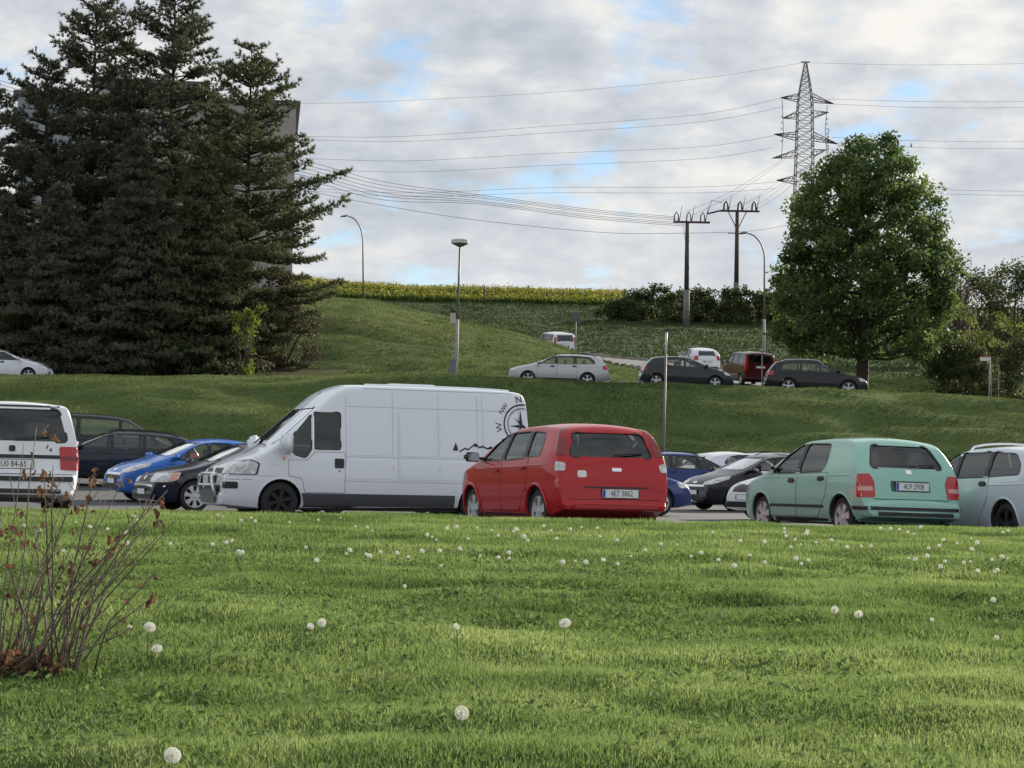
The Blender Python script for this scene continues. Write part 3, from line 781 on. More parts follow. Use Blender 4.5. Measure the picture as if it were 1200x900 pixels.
            me = bpy.data.meshes.new('seat'); me.from_pydata([tuple(p) for p in mb_.v], [], mb_.f)
            hm = bpy.data.meshes.new('headrest'); hm.from_pydata([tuple(p) for p in hr.v], [], hr.f)
            s.add('seat', me, [SEAT], kids=[dict(name='headrest', me=hm, slots=[SEAT], loc=(0, 0, 0), rz=0, kids=[], label=None)])
        # underside and axle shadows: a real floor pan
        mb_ = MB(); mb_.box((s.L / 2, 0, .21), (s.L * .84, s.W * .74, .05)); me = bpy.data.meshes.new('floor_pan'); me.from_pydata([tuple(p) for p in mb_.v], [], mb_.f); s.add('floor_pan', me, [BLACK])
        for string, view, z, u0 in sp.get('plates', [('', 'rear', .8, 0)]): s.plate(view, z, string, u0)
        for f in sp.get('special', []): f(s)

DESIGNS = {}
def wire_mesh(name, fn):
    mb_ = MB(); fn(mb_); me = bpy.data.meshes.new(name); me.from_pydata([tuple(p) for p in mb_.v], [], mb_.f); me.update()
    me.polygons.foreach_set('use_smooth', [True] * len(me.polygons)); me.set_sharp_from_angle(angle=R(40)); return me
def put_car(key, name, label, cat, pos, az, pmat, group=None, pitch=None, plate_none=False):
    """az: compass heading of the nose, clockwise from straight ahead"""
    D = DESIGNS[key]; th = math.atan2(-math.cos(R(az)), -math.sin(R(az)))
    x, y = pos; c, s_ = math.cos(th), math.sin(th); hl = D.L * .31
    zf = H(x - c * hl, y - s_ * hl); zr = H(x + c * hl, y + s_ * hl)
    sx, sy = -s_ * .7, c * .7; zl = H(x + sx, y + sy); zr2 = H(x - sx, y - sy)
    root = thing(name, label, cat, (x, y, (zf + zr) / 2 + .004), 0, group)
    root.rotation_mode = 'XYZ'; root.rotation_euler = (math.atan2(zl - zr2, 1.4) * .9, -math.atan2(zr - zf, 2 * hl), th)
    def inst(t, parent, shift):
        o_ = bpy.data.objects.new(t['name'], t['me'])
        if len(t['me'].materials) == 0:
            for m_ in t['slots']: t['me'].materials.append(BLACK if m_ == 'paint' else m_)
        lnk(o_, parent); l_ = t['loc']
        o_.location = (l_[0] - shift, l_[1], l_[2]); o_.rotation_euler = (0, 0, t['rz'])
        for i, m_ in enumerate(t['slots']):
            if m_ == 'paint': o_.material_slots[i].link = 'OBJECT'; o_.material_slots[i].material = pmat
        for k in t['kids']: inst(k, o_, 0)
        if t['label']: o_['label'] = t['label']
    for t in D.T: inst(t, root, D.L / 2)
    return root

def q4(xa, xb, za, zb): return [(xa, za), (xb, za), (xb, zb), (xa, zb)]
LAMP = WHITELAMP
def roof_rails(mat, xa, xb, yy):
    def f(D):
        for sg in (-1, 1):
            def w(mb_):
                pts = []
                for k in range(9):
                    x = xa + (xb - xa) * k / 8; z = D.B.top(x) - D.sp.get('crown', .05) * .8 + (.055 if 0 < k < 8 else -.01); pts.append((x, sg * yy, z))
                mb_.tube(pts, .016, 6)
            D.add('roof_rail', wire_mesh('roof_rail', w), [mat])
    return f
def wiper_rear(x0, z):
    def f(D):
        def w(mb_):
            a, n = D.hit('rear', .02, z - .02); b, n2_ = D.hit('rear', .46, z + .02)
            mb_.tube([a + n * .03, a * .5 + b * .5 + (n + n2_) * .018, b + n2_ * .015], .011, 5)
        D.add('rear_wiper', wire_mesh('rear_wiper', w), [BLACK])
    return f
def aerial(x):
    def f(D):
        z = D.B.top(x)
        D.add('roof_aerial', wire_mesh('roof_aerial', lambda m_: m_.tube([(x, 0, z - .02), (x + .12, 0, z + .28)], [.007, .003], 5)), [BLACK])
    return f
def front_set(L_, W_, zl, zh, uw=.34, grille=(.5, .16), gz=.62, plate='', lz=.33, pz=.40):
    hw = W_ / 2
    return [
        ('grille', q4(-grille[0], grille[0], gz, gz + grille[1]), 'front', BLACK, False, .004),
        ('lower_grille', q4(-.62, .62, lz - .03, lz + .10), 'front', BLACK, False, .004),
        ('badge', q4(-.06, .06, gz + grille[1] * .5 - .04, gz + grille[1] * .5 + .05), 'front', CHROME, False, .012),
        ('headlight', [(-uw, zl), (uw * .75, zl + .02), (uw * .95, zh), (uw * .1, zh + .03), (-uw * .9, zh - .05)], 'fcorner', LAMP, True, .004)]

S = {}
S['fusion'] = dict(lip=.024, lipo=.004, L=4.02, W=1.71, wr_=.305, wheels=(.80, 3.29), belt=(.97, 1.04), tumble=.23, crown=.05, edge=.065,
    top=[(0, .45), (.02, .66), (.12, .82), (.35, .93), (.98, 1.05), (1.78, 1.43), (2.15, 1.50), (2.8, 1.525), (3.40, 1.50), (3.64, 1.455), (3.72, 1.38), (3.90, 1.0), (3.945, .80), (3.965, .66), (3.975, .50), (4.01, .48), (4.02, .44), (4.02, .44)],
    bot=[(0, .27), (.4, .2), (3.5, .21), (4.02, .33)], cabin=(.9, 3.82),
    side_windows=[[(1.20, 1.0), (1.93, 1.01), (1.93, 1.375), (1.78, 1.345), (1.52, 1.23)], [(2.02, 1.01), (2.74, 1.03), (2.64, 1.39), (2.02, 1.38)], [(2.86, 1.04), (3.34, 1.06), (3.30, 1.22), (3.20, 1.36), (2.76, 1.39)]], tinted=(),
    windscreen=[(-.64, 1.09), (.64, 1.09), (.54, 1.40), (-.54, 1.40)], rear_window=[(-.60, 1.045), (.60, 1.045), (.50, 1.37), (-.50, 1.37)], rearglass=GLASSD,
    pillars=[[(1.935, 1.0), (2.015, 1.0), (2.015, 1.385), (1.935, 1.38)], [(2.75, 1.03), (2.85, 1.04), (2.75, 1.395), (2.65, 1.395)]],
    doors=[q4(1.14, 1.97, .30, .985), [(2.0, .30), (2.62, .30), (2.92, .66), (2.96, 1.015), (2.0, .985)]],
    handles=[(1.80, .86), (2.78, .89)], strips=[(.575, .62, 1.18, 2.92, 'paint')], handlemat='paint',
    mirror=(1.16, 1.05, 1.0), mirrormat=BLACK, spokes=5, rimf=.70, spw=.30,
    extras=front_set(4.02, 1.71, .66, .84) + [
        ('tail_light', [(-.10, 1.06), (.06, 1.06), (.0, 1.44), (-.08, 1.44)], 'rcorner', REDDARK, True, .006),
        ('indicator', [(-.09, .85), (.05, .85), (.05, .95), (-.08, .98)], 'rcorner', WHITELAMP, True, .007),
        ('tailgate_gap', q4(-.66, .66, .475, .483), 'rear', BLACK, False, .002),
        ('plate_recess', q4(-.44, .50, .63, .65), 'rear', BLACK, False, .004),
        ('badge', [(-.02, .855), (.12, .855), (.12, .90), (-.02, .90)], 'rear', CHROME, False, .008),
        ('fuel_sticker', [(-.52, .77), (-.39, .77), (-.39, .86), (-.52, .86)], 'rear', PLATEW, False, .003),
        ('bumper_step', q4(-.78, .78, .36, .40), 'rear', 'paint', False, .012),
        ('bumper_reflector', q4(-.1, .14, .60, .70), ((3.92, -.76), -58), 'paint', True, .006)],
    plates=[('4E7 3862', 'rear', .56, .08)], special=[wiper_rear(3.9, 1.08)])
S['fabia'] = dict(L=3.96, W=1.65, wr_=.285, wheels=(.84, 3.30), belt=(.93, .99), tumble=.21, crown=.045, edge=.06,
    top=[(0, .42), (.02, .6), (.08, .73), (.3, .83), (1.0, .98), (1.76, 1.385), (2.05, 1.435), (2.7, 1.45), (3.2, 1.43), (3.42, 1.385), (3.50, 1.30), (3.74, .98), (3.81, .78), (3.84, .57), (3.93, .55), (3.96, .46), (3.96, .4)],
    bot=[(0, .25), (.4, .19), (3.4, .2), (3.96, .31)], cabin=(.92, 3.64),
    side_windows=[[(1.18, .91), (1.93, .925), (1.93, 1.335), (1.80, 1.31), (1.48, 1.16)], [(2.02, .925), (2.70, .94), (2.80, 1.04), (2.70, 1.325), (2.02, 1.335)]],
    windscreen=[(-.62, 1.02), (.62, 1.02), (.52, 1.355), (-.52, 1.355)], rear_window=[(-.57, 1.0), (.57, 1.0), (.44, 1.315), (-.44, 1.315)],
    pillars=[q4(1.935, 2.015, .925, 1.34)],
    doors=[q4(1.14, 1.965, .28, .90), [(1.99, .28), (2.60, .28), (2.86, .60), (2.90, .915), (1.99, .90)]],
    handles=[(1.82, .80), (2.72, .83)], strips=[(.42, .46, 1.16, 2.80, BLACK)], mirror=(1.17, 1.0, .95), mirrormat=BLACK, spokes=6, rimf=.72, spw=.26, wr=.06,
    extras=front_set(3.96, 1.65, .62, .78) + [
        ('tail_light', [(-.13, .58), (.12, .58), (.10, .80), (.03, .91), (-.13, .90)], 'rcorner', REDLAMP, True, .006),
        ('reversing_lamp', [(-.09, .67), (.08, .67), (.08, .73), (-.09, .73)], 'rcorner', principled('pink_lamp', (.62, .33, .32), .2, 0, .6), True, .009),
        ('bumper_strip', q4(-.80, .80, .41, .455), 'rear', BLACK, False, .012),
        ('bumper_strip', q4(-.30, .20, .41, .455), ((3.8, -.7), -60), BLACK, True, .012),
        ('plate_recess', q4(-.31, .31, .67, .82), 'rear', principled('recess_green', (.05, .12, .1), .6), False, .002),
        ('tailgate_gap', q4(-.60, .60, .56, .568), 'rear', BLACK, False, .003),
        ('badge', [(-.045, .915), (.045, .915), (.045, .975), (-.045, .975)], 'rear', CHROME, False, .008)],
    plates=[('4L9 2908', 'rear', .745, .02)], special=[wiper_rear(3.7, 1.03), aerial(3.1)])
S['old_wagon'] = dict(L=4.34, W=1.70, wr_=.29, wheels=(.84, 3.31), belt=(.92, .95), tumble=.14, crown=.04, edge=.07, plan=(.17, .8, .07, .4),
    top=[(0, .42), (.02, .66), (.08, .74), (.9, .90), (1.1, .95), (1.80, 1.37), (2.1, 1.46), (3.4, 1.50), (3.92, 1.47), (3.99, 1.40), (4.19, .96), (4.22, .72), (4.25, .59), (4.32, .57), (4.34, .5), (4.34, .36)],
    bot=[(0, .25), (.4, .2), (3.7, .2), (4.34, .28)], cabin=(1.0, 4.10),
    side_windows=[[(1.30, .95), (1.98, .955), (1.98, 1.32), (1.82, 1.29), (1.55, 1.13)], q4(2.06, 2.80, .955, 1.33), [(2.9, .96), (3.94, .97), (3.80, 1.32), (2.9, 1.335)]],
    windscreen=[(-.62, .99), (.62, .99), (.54, 1.32), (-.54, 1.32)], rear_window=[(-.69, .965), (.69, .965), (.585, 1.38), (-.585, 1.38)],
    pillars=[q4(1.985, 2.055, .955, 1.33), q4(2.805, 2.895, .96, 1.335)], doors=[q4(1.2, 2.01, .28, .94), [(2.03, .28), (2.6, .28), (2.86, .6), (2.86, .94), (2.03, .94)]],
    handles=[(1.88, .85), (2.72, .86)], strips=[(.47, .53, 1.2, 2.85, BLACK)], mirror=(1.25, 1.0, .95), spokes=8, rimf=.62,
    extras=front_set(4.34, 1.7, .6, .75) + [
        ('tail_light', [(-.145, .60), (.12, .60), (.11, .90), (-.105, .90)], 'rcorner', REDLAMP, True, .007),
        ('lamp_band', q4(-.14, .11, .725, .775), 'rcorner', REDDARK, True, .010),
        ('tailgate_band', q4(-.62, .62, .745, .79), 'rear', BLACK, False, .006),
        ('bumper_strip', q4(-.76, .76, .455, .515), 'rear', BLACK, False, .012),
        ('bumper_line', q4(-.76, .76, .54, .548), 'rear', BLACK, False, .002),
        ('window_frame', q4(-.60, .60, 1.405, 1.43), 'rear', BLACK, False, .002),
        ('tow_eye', q4(-.235, -.205, .30, .43), 'rear', BLACK, False, .01),
        ('badge', [(-.04, .83), (.04, .83), (.04, .905), (-.04, .905)], 'rear', BLACK, False, .009)],
    plates=[('U0 84-65', 'rear', .67, 0)], special=[wiper_rear(3.7, 1.0)])
def wagon(L_, H_, W_, **k):
    f = H_ / 1.46; g = L_ / 4.56
    d = dict(L=L_, W=W_, wr_=.315, wheels=(.88 * g, 3.53 * g), belt=(.93 * f, 1.0 * f), tumble=.19, crown=.05, edge=.085,
        top=[(x * g, z * f) for x, z in [(0, .42), (.02, .6), (.1, .74), (.4, .86), (1.15, 1.0), (2.0, 1.39), (2.3, 1.45), (3.0, 1.465), (3.8, 1.42), (4.08, 1.36), (4.18, 1.28), (4.42, .98), (4.46, .80), (4.50, .66), (4.54, .6), (4.56, .45)]],
        bot=[(0, .24), (.4, .18), (L_ - .8, .2), (L_, .32)], cabin=(1.05 * g, 4.28 * g),
        side_windows=[[(x * g, z * f) for x, z in p] for p in ([(1.40, .98), (2.12, .985), (2.12, 1.345), (1.98, 1.315), (1.72, 1.19)], [(2.20, .985), (2.95, .995), (2.95, 1.355), (2.20, 1.35)], [(3.04, 1.0), (3.86, 1.03), (3.82, 1.16), (3.62, 1.31), (3.04, 1.355)])],
        windscreen=[(-.62, 1.05 * f), (.62, 1.05 * f), (.52, 1.36 * f), (-.52, 1.36 * f)], rear_window=[(-.56, 1.02 * f), (.56, 1.02 * f), (.47, 1.30 * f), (-.47, 1.30 * f)], rearglass=GLASSD,
        pillars=[[(x * g, z * f) for x, z in q4(2.125, 2.195, .985, 1.35)], [(x * g, z * f) for x, z in q4(2.955, 3.035, 1.0, 1.355)]],
        doors=[[(x * g, z) for x, z in q4(1.3, 2.15, .29, .965 * f)], [(x * g, z) for x, z in [(2.17, .29), (2.8, .29), (3.08, .66), (3.10, .98 * f), (2.17, .965 * f)]]],
        handles=[(1.98 * g, .87 * f), (2.96 * g, .89 * f)], mirror=(1.36 * g, 1.03 * f, 1.0), spokes=5, rimf=.72, spw=.2,
        extras=front_set(L_, W_, .62 * f, .76 * f) + [
            ('tail_light', [(-.20, .78 * f), (.14, .78 * f), (.12, .97 * f), (-.20, .95 * f)], 'rcorner', REDLAMP, True, .006),
            ('bumper_strip', q4(-.72, .72, .34, .44), 'rear', BLACK, False, .006)],
        plates=[('', 'rear', .74, 0), ('', 'front', .40, 0)], special=[])
    d.update(k); return d
def hatch(L_, H_, W_, **k):
    f = H_ / 1.46; g = L_ / 3.96
    d = dict(L=L_, W=W_, wr_=.30, wheels=(.80 * g, 3.29 * g), belt=(.93 * f, 1.04 * f), tumble=.18, crown=.05, edge=.085,
        top=[(x * g, z * f) for x, z in [(0, .42), (.02, .6), (.1, .73), (.36, .86), (.98, 1.01), (1.82, 1.38), (2.1, 1.44), (2.6, 1.465), (3.25, 1.40), (3.46, 1.35), (3.54, 1.27), (3.78, 1.0), (3.83, .82), (3.88, .64), (3.93, .6), (3.96, .45)]],
        bot=[(0, .24), (.4, .18), (L_ - .7, .2), (L_, .32)], cabin=(.9 * g, 3.64 * g),
        side_windows=[[(x * g, z * f) for x, z in p] for p in ([(1.26, .97), (2.06, .985), (2.06, 1.35), (1.86, 1.32), (1.58, 1.18)], [(2.14, .99), (2.74, 1.02), (3.02, 1.12), (2.84, 1.29), (2.50, 1.35), (2.14, 1.355)])],
        windscreen=[(-.62, 1.06 * f), (.62, 1.06 * f), (.52, 1.355 * f), (-.52, 1.355 * f)], rear_window=[(-.54, 1.03 * f), (.54, 1.03 * f), (.46, 1.29 * f), (-.46, 1.29 * f)], rearglass=GLASSD,
        pillars=[[(x * g, z * f) for x, z in q4(2.065, 2.135, .985, 1.355)]],
        doors=[[(x * g, z) for x, z in q4(1.16, 2.09, .29, .955 * f)], [(x * g, z) for x, z in [(2.11, .29), (2.6, .29), (2.86, .62), (2.95, 1.0 * f), (2.11, .965 * f)]]],
        handles=[(1.94 * g, .87 * f), (2.78 * g, .92 * f)], mirror=(1.22 * g, 1.03 * f, 1.0), spokes=5, rimf=.72, spw=.22,
        extras=front_set(L_, W_, .64 * f, .80 * f) + [
            ('tail_light', [(-.14, .76 * f), (.13, .76 * f), (.10, 1.02 * f), (-.12, 1.0 * f)], 'rcorner', REDLAMP, True, .006)],
        plates=[('', 'rear', .70, 0), ('', 'front', .40, 0)], special=[])
    d.update(k); return d
S['wagon'] = wagon(4.57, 1.45, 1.79, tinted=(1, 2), special=[roof_rails(CHROME, 1.95, 3.95, .56)], rimmat=BLACK)
S['estate'] = wagon(4.57, 1.47, 1.77, special=[roof_rails(BLACK, 2.0, 3.95, .56)], wr_=.31, strips=[(.27, .36, 1.25, 3.1, BLACK)])
S['fastback'] = hatch(4.15, 1.45, 1.73)
S['small_hatch'] = hatch(3.95, 1.49, 1.72, spokes=7, fang=52, extras=[
    ('grille', [(-.56, .52), (.56, .52), (.48, .60), (-.48, .60)], 'front', BLACK, False, .004),
    ('lower_grille', q4(-.60, .60, .28, .42), 'front', BLACK, False, .004),
    ('badge', q4(-.09, .09, .695, .745), 'front', CHROME, False, .012),
    ('chrome_bar', q4(-.50, .50, .61, .66), 'front', CHROME, False, .010),
    ('headlight', [(-.22, .66), (.05, .68), (.46, .83), (.50, .90), (.18, .85), (-.18, .74)], 'fcorner', LAMP, True, .005),
    ('tail_light', [(-.14, .78), (.13, .78), (.10, 1.06), (-.12, 1.04)], 'rcorner', REDLAMP, True, .006)], plates=[('', 'rear', .70, 0), ('', 'front', .47, 0)])
S['compact'] = hatch(3.99, 1.47, 1.70, spokes=6, rimf=.78, extras=[
    ('grille', [(-.46, .60), (.46, .60), (.52, .76), (-.52, .76)], 'front', BLACK, False, .005),
    ('grille_frame', q4(-.54, .54, .765, .785), 'front', CHROME, False, .012),
    ('lower_grille', q4(-.62, .62, .27, .40), 'front', BLACK, False, .004),
    ('badge', q4(-.05, .05, .74, .83), 'front', CHROME, False, .02),
    ('headlight', [(-.20, .60), (.16, .62), (.28, .78), (-.20, .77)], 'fcorner', LAMP, True, .005),
    ('fog_lamp', [(-.10, .32), (.12, .32), (.12, .44), (-.10, .44)], 'fcorner', BLACK, True, .004),
    ('tail_light', [(-.14, .66), (.13, .66), (.10, 1.0), (-.12, .98)], 'rcorner', REDLAMP, True, .006)], plates=[('', 'rear', .70, 0), ('1AK 4072'[:0], 'front', .49, 0)])
S['saloon_front'] = wagon(4.48, 1.46, 1.77, spokes=7, wr_=.32, extras=[
    ('grille', q4(-.50, .50, .60, .74), 'front', BLACK, False, .005),
    ('badge', q4(-.05, .05, .64, .72), 'front', CHROME, False, .012),
    ('bumper_bar', q4(-.80, .80, .50, .54), 'front', CHROME, False, .012),
    ('lower_grille', q4(-.66, .66, .27, .45), 'front', BLACK, False, .004),
    ('headlight', [(-.30, .60), (.20, .60), (.34, .66), (.38, .80), (-.28, .77)], 'fcorner', LAMP, True, .006),
    ('indicator', [(.22, .62), (.33, .67), (.36, .78), (.24, .78)], 'fcorner', principled('amber_pale', (.75, .35, .22), .2, 0, .5), True, .010),
    ('tail_light', [(-.20, .78), (.14, .78), (.12, .97), (-.20, .95)], 'rcorner', REDLAMP, True, .006)], plates=[('', 'rear', .74, 0), ('', 'front', .40, 0)])
S['suv'] = wagon(4.62, 1.60, 1.85, wr_=.36, special=[roof_rails(CHROME, 2.0, 3.95, .58)])
def mpv(L_, H_, W_, **k):
    f = H_ / 1.8
    d = dict(L=L_, W=W_, wr_=.32, wheels=(.86, L_ - .75), belt=(1.12 * f, 1.16 * f), tumble=.14, crown=.05, edge=.1, plan=(.18, .8, .05, .35),
        top=[(0, .5), (.02, .75), (.12, .92 * f), (.4, 1.05 * f), (.9, 1.18 * f), (1.55, 1.62 * f), (1.85, 1.76 * f), (2.5, 1.82 * f), (L_ - .5, 1.80 * f), (L_ - .26, 1.74 * f), (L_ - .2, 1.66 * f), (L_ - .07, 1.15 * f), (L_ - .04, .7), (L_ - .01, .6), (L_, .45)],
        bot=[(0, .28), (.4, .22), (L_ - .7, .22), (L_, .34)], cabin=(.85, L_ - .16),
        side_windows=[[(1.08, 1.17 * f), (1.95, 1.17 * f), (1.95, 1.64 * f), (1.70, 1.60 * f), (1.32, 1.36 * f)], q4(2.05, L_ - 1.45, 1.17 * f, 1.65 * f), q4(L_ - 1.35, L_ - .45, 1.19 * f, 1.64 * f)],
        windscreen=[(-.68, 1.24 * f), (.68, 1.24 * f), (.60, 1.68 * f), (-.60, 1.68 * f)], rear_window=[(-.64, 1.2 * f), (.64, 1.2 * f), (.58, 1.64 * f), (-.58, 1.64 * f)], rearglass=GLASSD,
        pillars=[q4(1.955, 2.045, 1.17 * f, 1.65 * f)], doors=[q4(1.05, 2.0, .33, 1.14 * f), q4(2.03, L_ - 1.35, .33, 1.14 * f)], handles=[(1.85, 1.0 * f), (2.2, 1.0 * f)],
        mirror=(1.06, 1.22 * f, 1.1), spokes=5,
        extras=front_set(L_, W_, .72, .92) + [('tail_light', [(-.10, .80 * f), (.10, .80 * f), (.08, 1.5 * f), (-.08, 1.5 * f)], 'rcorner', REDLAMP, True, .006)],
        plates=[('', 'rear', 1.0 * f, 0), ('', 'front', .45, 0)], special=[])
    d.update(k); return d
S['mpv'] = mpv(4.35, 1.80, 1.81)
S['minivan'] = mpv(4.6, 1.75, 1.85)

# --- the tall white panel van
VANDARK = principled('van_cladding', (.07, .075, .082), .6)
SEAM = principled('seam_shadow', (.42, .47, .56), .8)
def van_special(D):
    W2 = D.W / 2
    # vertical and horizontal creases pressed into the load body
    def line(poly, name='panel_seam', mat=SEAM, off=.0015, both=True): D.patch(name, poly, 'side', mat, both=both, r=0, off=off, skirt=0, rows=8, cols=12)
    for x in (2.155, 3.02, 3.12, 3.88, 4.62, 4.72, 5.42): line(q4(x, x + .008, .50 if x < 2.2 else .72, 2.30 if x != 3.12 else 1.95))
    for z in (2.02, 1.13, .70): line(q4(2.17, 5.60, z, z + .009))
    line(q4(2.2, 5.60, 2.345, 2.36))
    # long pressed panels, proud of the body
    for xa, xb in ((2.24, 2.98), (3.16, 3.84), (3.92, 4.58), (4.76, 5.38)):
        for za, zb in ((1.17, 1.98), (.75, 1.09)): D.patch('pressed_panel', q4(xa, xb, za, zb), 'side', 'paint', both=True, r=.04, off=.006, skirt=.008, rows=5, cols=6)
    D.patch('cladding', [(1.42, .27), (4.2, .27), (4.2, .485), (1.36, .485)], 'side', VANDARK, both=True, r=.02, off=.012, skirt=.014, rows=4, cols=20)
    D.patch('cladding', q4(5.12, 5.62, .27, .485), 'side', VANDARK, both=True, r=.02, off=.012, skirt=.014, rows=4, cols=6)
    # bull bar
    def bar(m_):
        for sg in (-1, 1):
            m_.tube([(.04, sg * .52, .32), (-.06, sg * .52, .42), (-.12, sg * .50, .62), (-.12, sg * .46, .76), (-.03, sg * .44, .80)], .03, 8)
        m_.tube([(-.115, -.50, .60), (-.135, 0, .60), (-.115, .50, .60)], .026, 8)
        m_.tube([(-.04, -.46, .79), (-.11, -.3, .80), (-.11, .3, .80), (-.04, .46, .79)], .028, 8)
    D.add('bull_bar', wire_mesh('bull_bar', bar), [principled('bar_steel', (.7, .72, .74), .25, .9)])
    sk = MB(); sk.box((-.06, 0, .42), (.04, .95, .26)); me = bpy.data.meshes.new('skid_plate'); me.from_pydata([tuple(p) for p in sk.v], [], sk.f)
    D.add('skid_plate', me, [principled('skid_grey', (.13, .14, .14), .6)])
    # compass rose decal with its letters, and the mountain skyline
    def decal(polys, name):
        V_ = []; F_ = []
        for pl in polys:
            n = len(V_)
            for a, b in pl:
                p, nn = D.hit('side', a, b); V_.append(p + nn * .009)
            F_.append(tuple(range(n, n + len(pl))))
        me_ = bpy.data.meshes.new(name); me_.from_pydata([tuple(p) for p in V_], [], F_); me_.update(); return me_
    cx, cz, r_ = 5.50, 1.80, .37
    ring = []
    for rr, th in ((r_, .028), (r_ * .80, .014)):
        for k in range(40):
            a, b = 2 * math.pi * k / 40, 2 * math.pi * (k + 1) / 40
            if cx + rr * max(math.cos(a), math.cos(b)) > 5.60: continue
            ring.append([(cx + rr * math.cos(a), cz + rr * math.sin(a)), (cx + rr * math.cos(b), cz + rr * math.sin(b)), (cx + (rr - th) * math.cos(b), cz + (rr - th) * math.sin(b)), (cx + (rr - th) * math.cos(a), cz + (rr - th) * math.sin(a))])
    for k in range(8):
        a = k * math.pi / 4 + R(8); ln = r_ * (.74 if k % 2 == 0 else .55); wd = .05 if k % 2 == 0 else .032
        tip = (cx + ln * math.cos(a), cz + ln * math.sin(a))
        if tip[0] > 5.60: continue
        ring.append([(cx, cz), (cx + wd * 1.6 * math.cos(a + .8), cz + wd * 1.6 * math.sin(a + .8)), tip]); 
    for k in range(32):
        a = k * math.pi / 16; 
        if cx + r_ * math.cos(a) > 5.58: continue
        ring.append([(cx + r_ * q * math.cos(a + dd), cz + r_ * q * math.sin(a + dd)) for q, dd in ((.70, -.012), (.77, -.012), (.77, .012), (.70, .012))])
    NAVY = principled('decal_navy', (.012, .012, .035), .5)
    kids = []
    for ch, a in (('N', 98), ('NW', 143), ('W', 188), ('SW', 225), ('S', 278)):
        v, f = text_mesh(ch, .17 if len(ch) == 1 else .12); aa = R(a); ra = R(a - 90); V_ = []
        for u, w in v:
            uu = u * math.cos(ra) - w * math.sin(ra) + cx + r_ * 1.22 * math.cos(aa); ww = u * math.sin(ra) + w * math.cos(ra) + cz + r_ * 1.22 * math.sin(aa)
            p, nn = D.hit('side', uu, ww); V_.append(p + nn * .009)
        me = bpy.data.meshes.new('lettering'); me.from_pydata([tuple(p) for p in V_], [], f); me.update()
        kids.append(dict(name='lettering', me=me, slots=[NAVY], loc=(0, 0, 0), rz=0, kids=[], label=None))
    D.add('compass_decal', decal(ring, 'compass_decal'), [NAVY], kids=kids, label='dark blue compass rose with letters')
    mo = []; x0, z0 = 4.20, 1.29
    mo.append([(x0 - .05, z0), (x0 + .05, z0), (x0 + .04, z0 + .06), (x0 + .005, z0 + .15), (x0 - .03, z0 + .06)])
    sky_ = [(.12, 0), (.30, .10), (.38, .06), (.62, .24), (.74, .13), (.84, .17), (.98, .10), (1.1, .16), (1.22, .05), (1.4, .0)]
    sky_ = [(a * .62, b * .62) for a, b in sky_]
    for (a, b), (c, d) in zip(sky_, sky_[1:]): mo.append([(x0 + a, z0 + b), (x0 + c, z0 + d), (x0 + c, z0 + d - .03), (x0 + a, z0 + b - .03)])
    mo.append([(x0 + .31, z0 + .08), (x0 + .385, z0 + .14), (x0 + .42, z0 + .10), (x0 + .385, z0 + .07), (x0 + .35, z0 + .09)])
    mo.append([(x0 + .57, z0 + .055), (x0 + .68, z0 + .09), (x0 + .71, z0 + .06), (x0 + .65, z0 + .035)])
    D.add('mountain_decal', decal([list(reversed(p)) for p in mo], 'mountain_decal'), [NAVY], label='dark blue mountain skyline and fir tree')
    # wiper, roof strips, marker lamp, curtains
    def wp(m_):
        a, n = D.hit('front', .55, 1.30); b, n2_ = D.hit('front', .05, 1.32)
        m_.tube([a + n * .02, a * .5 + b * .5 + n * .04, b + n2_ * .02], .013, 5)
    D.add('wiper', wire_mesh('wiper', wp), [BLACK])
    for sg in (-1, 1):
        D.add('roof_rib', wire_mesh('roof_rib', lambda m_: m_.tube([(2.6 + .25 * k, sg * .55, D.B.top(2.6 + .25 * k) - .02) for k in range(12)], .03, 6)), ['paint'])
    hatchmb = MB(); hatchmb.box((3.6, 0, 2.46), (.9, .6, .06), taper=.9)
    me = bpy.data.meshes.new('roof_vent'); me.from_pydata([tuple(p) for p in hatchmb.v], [], hatchmb.f); D.add('roof_vent', me, ['paint'])
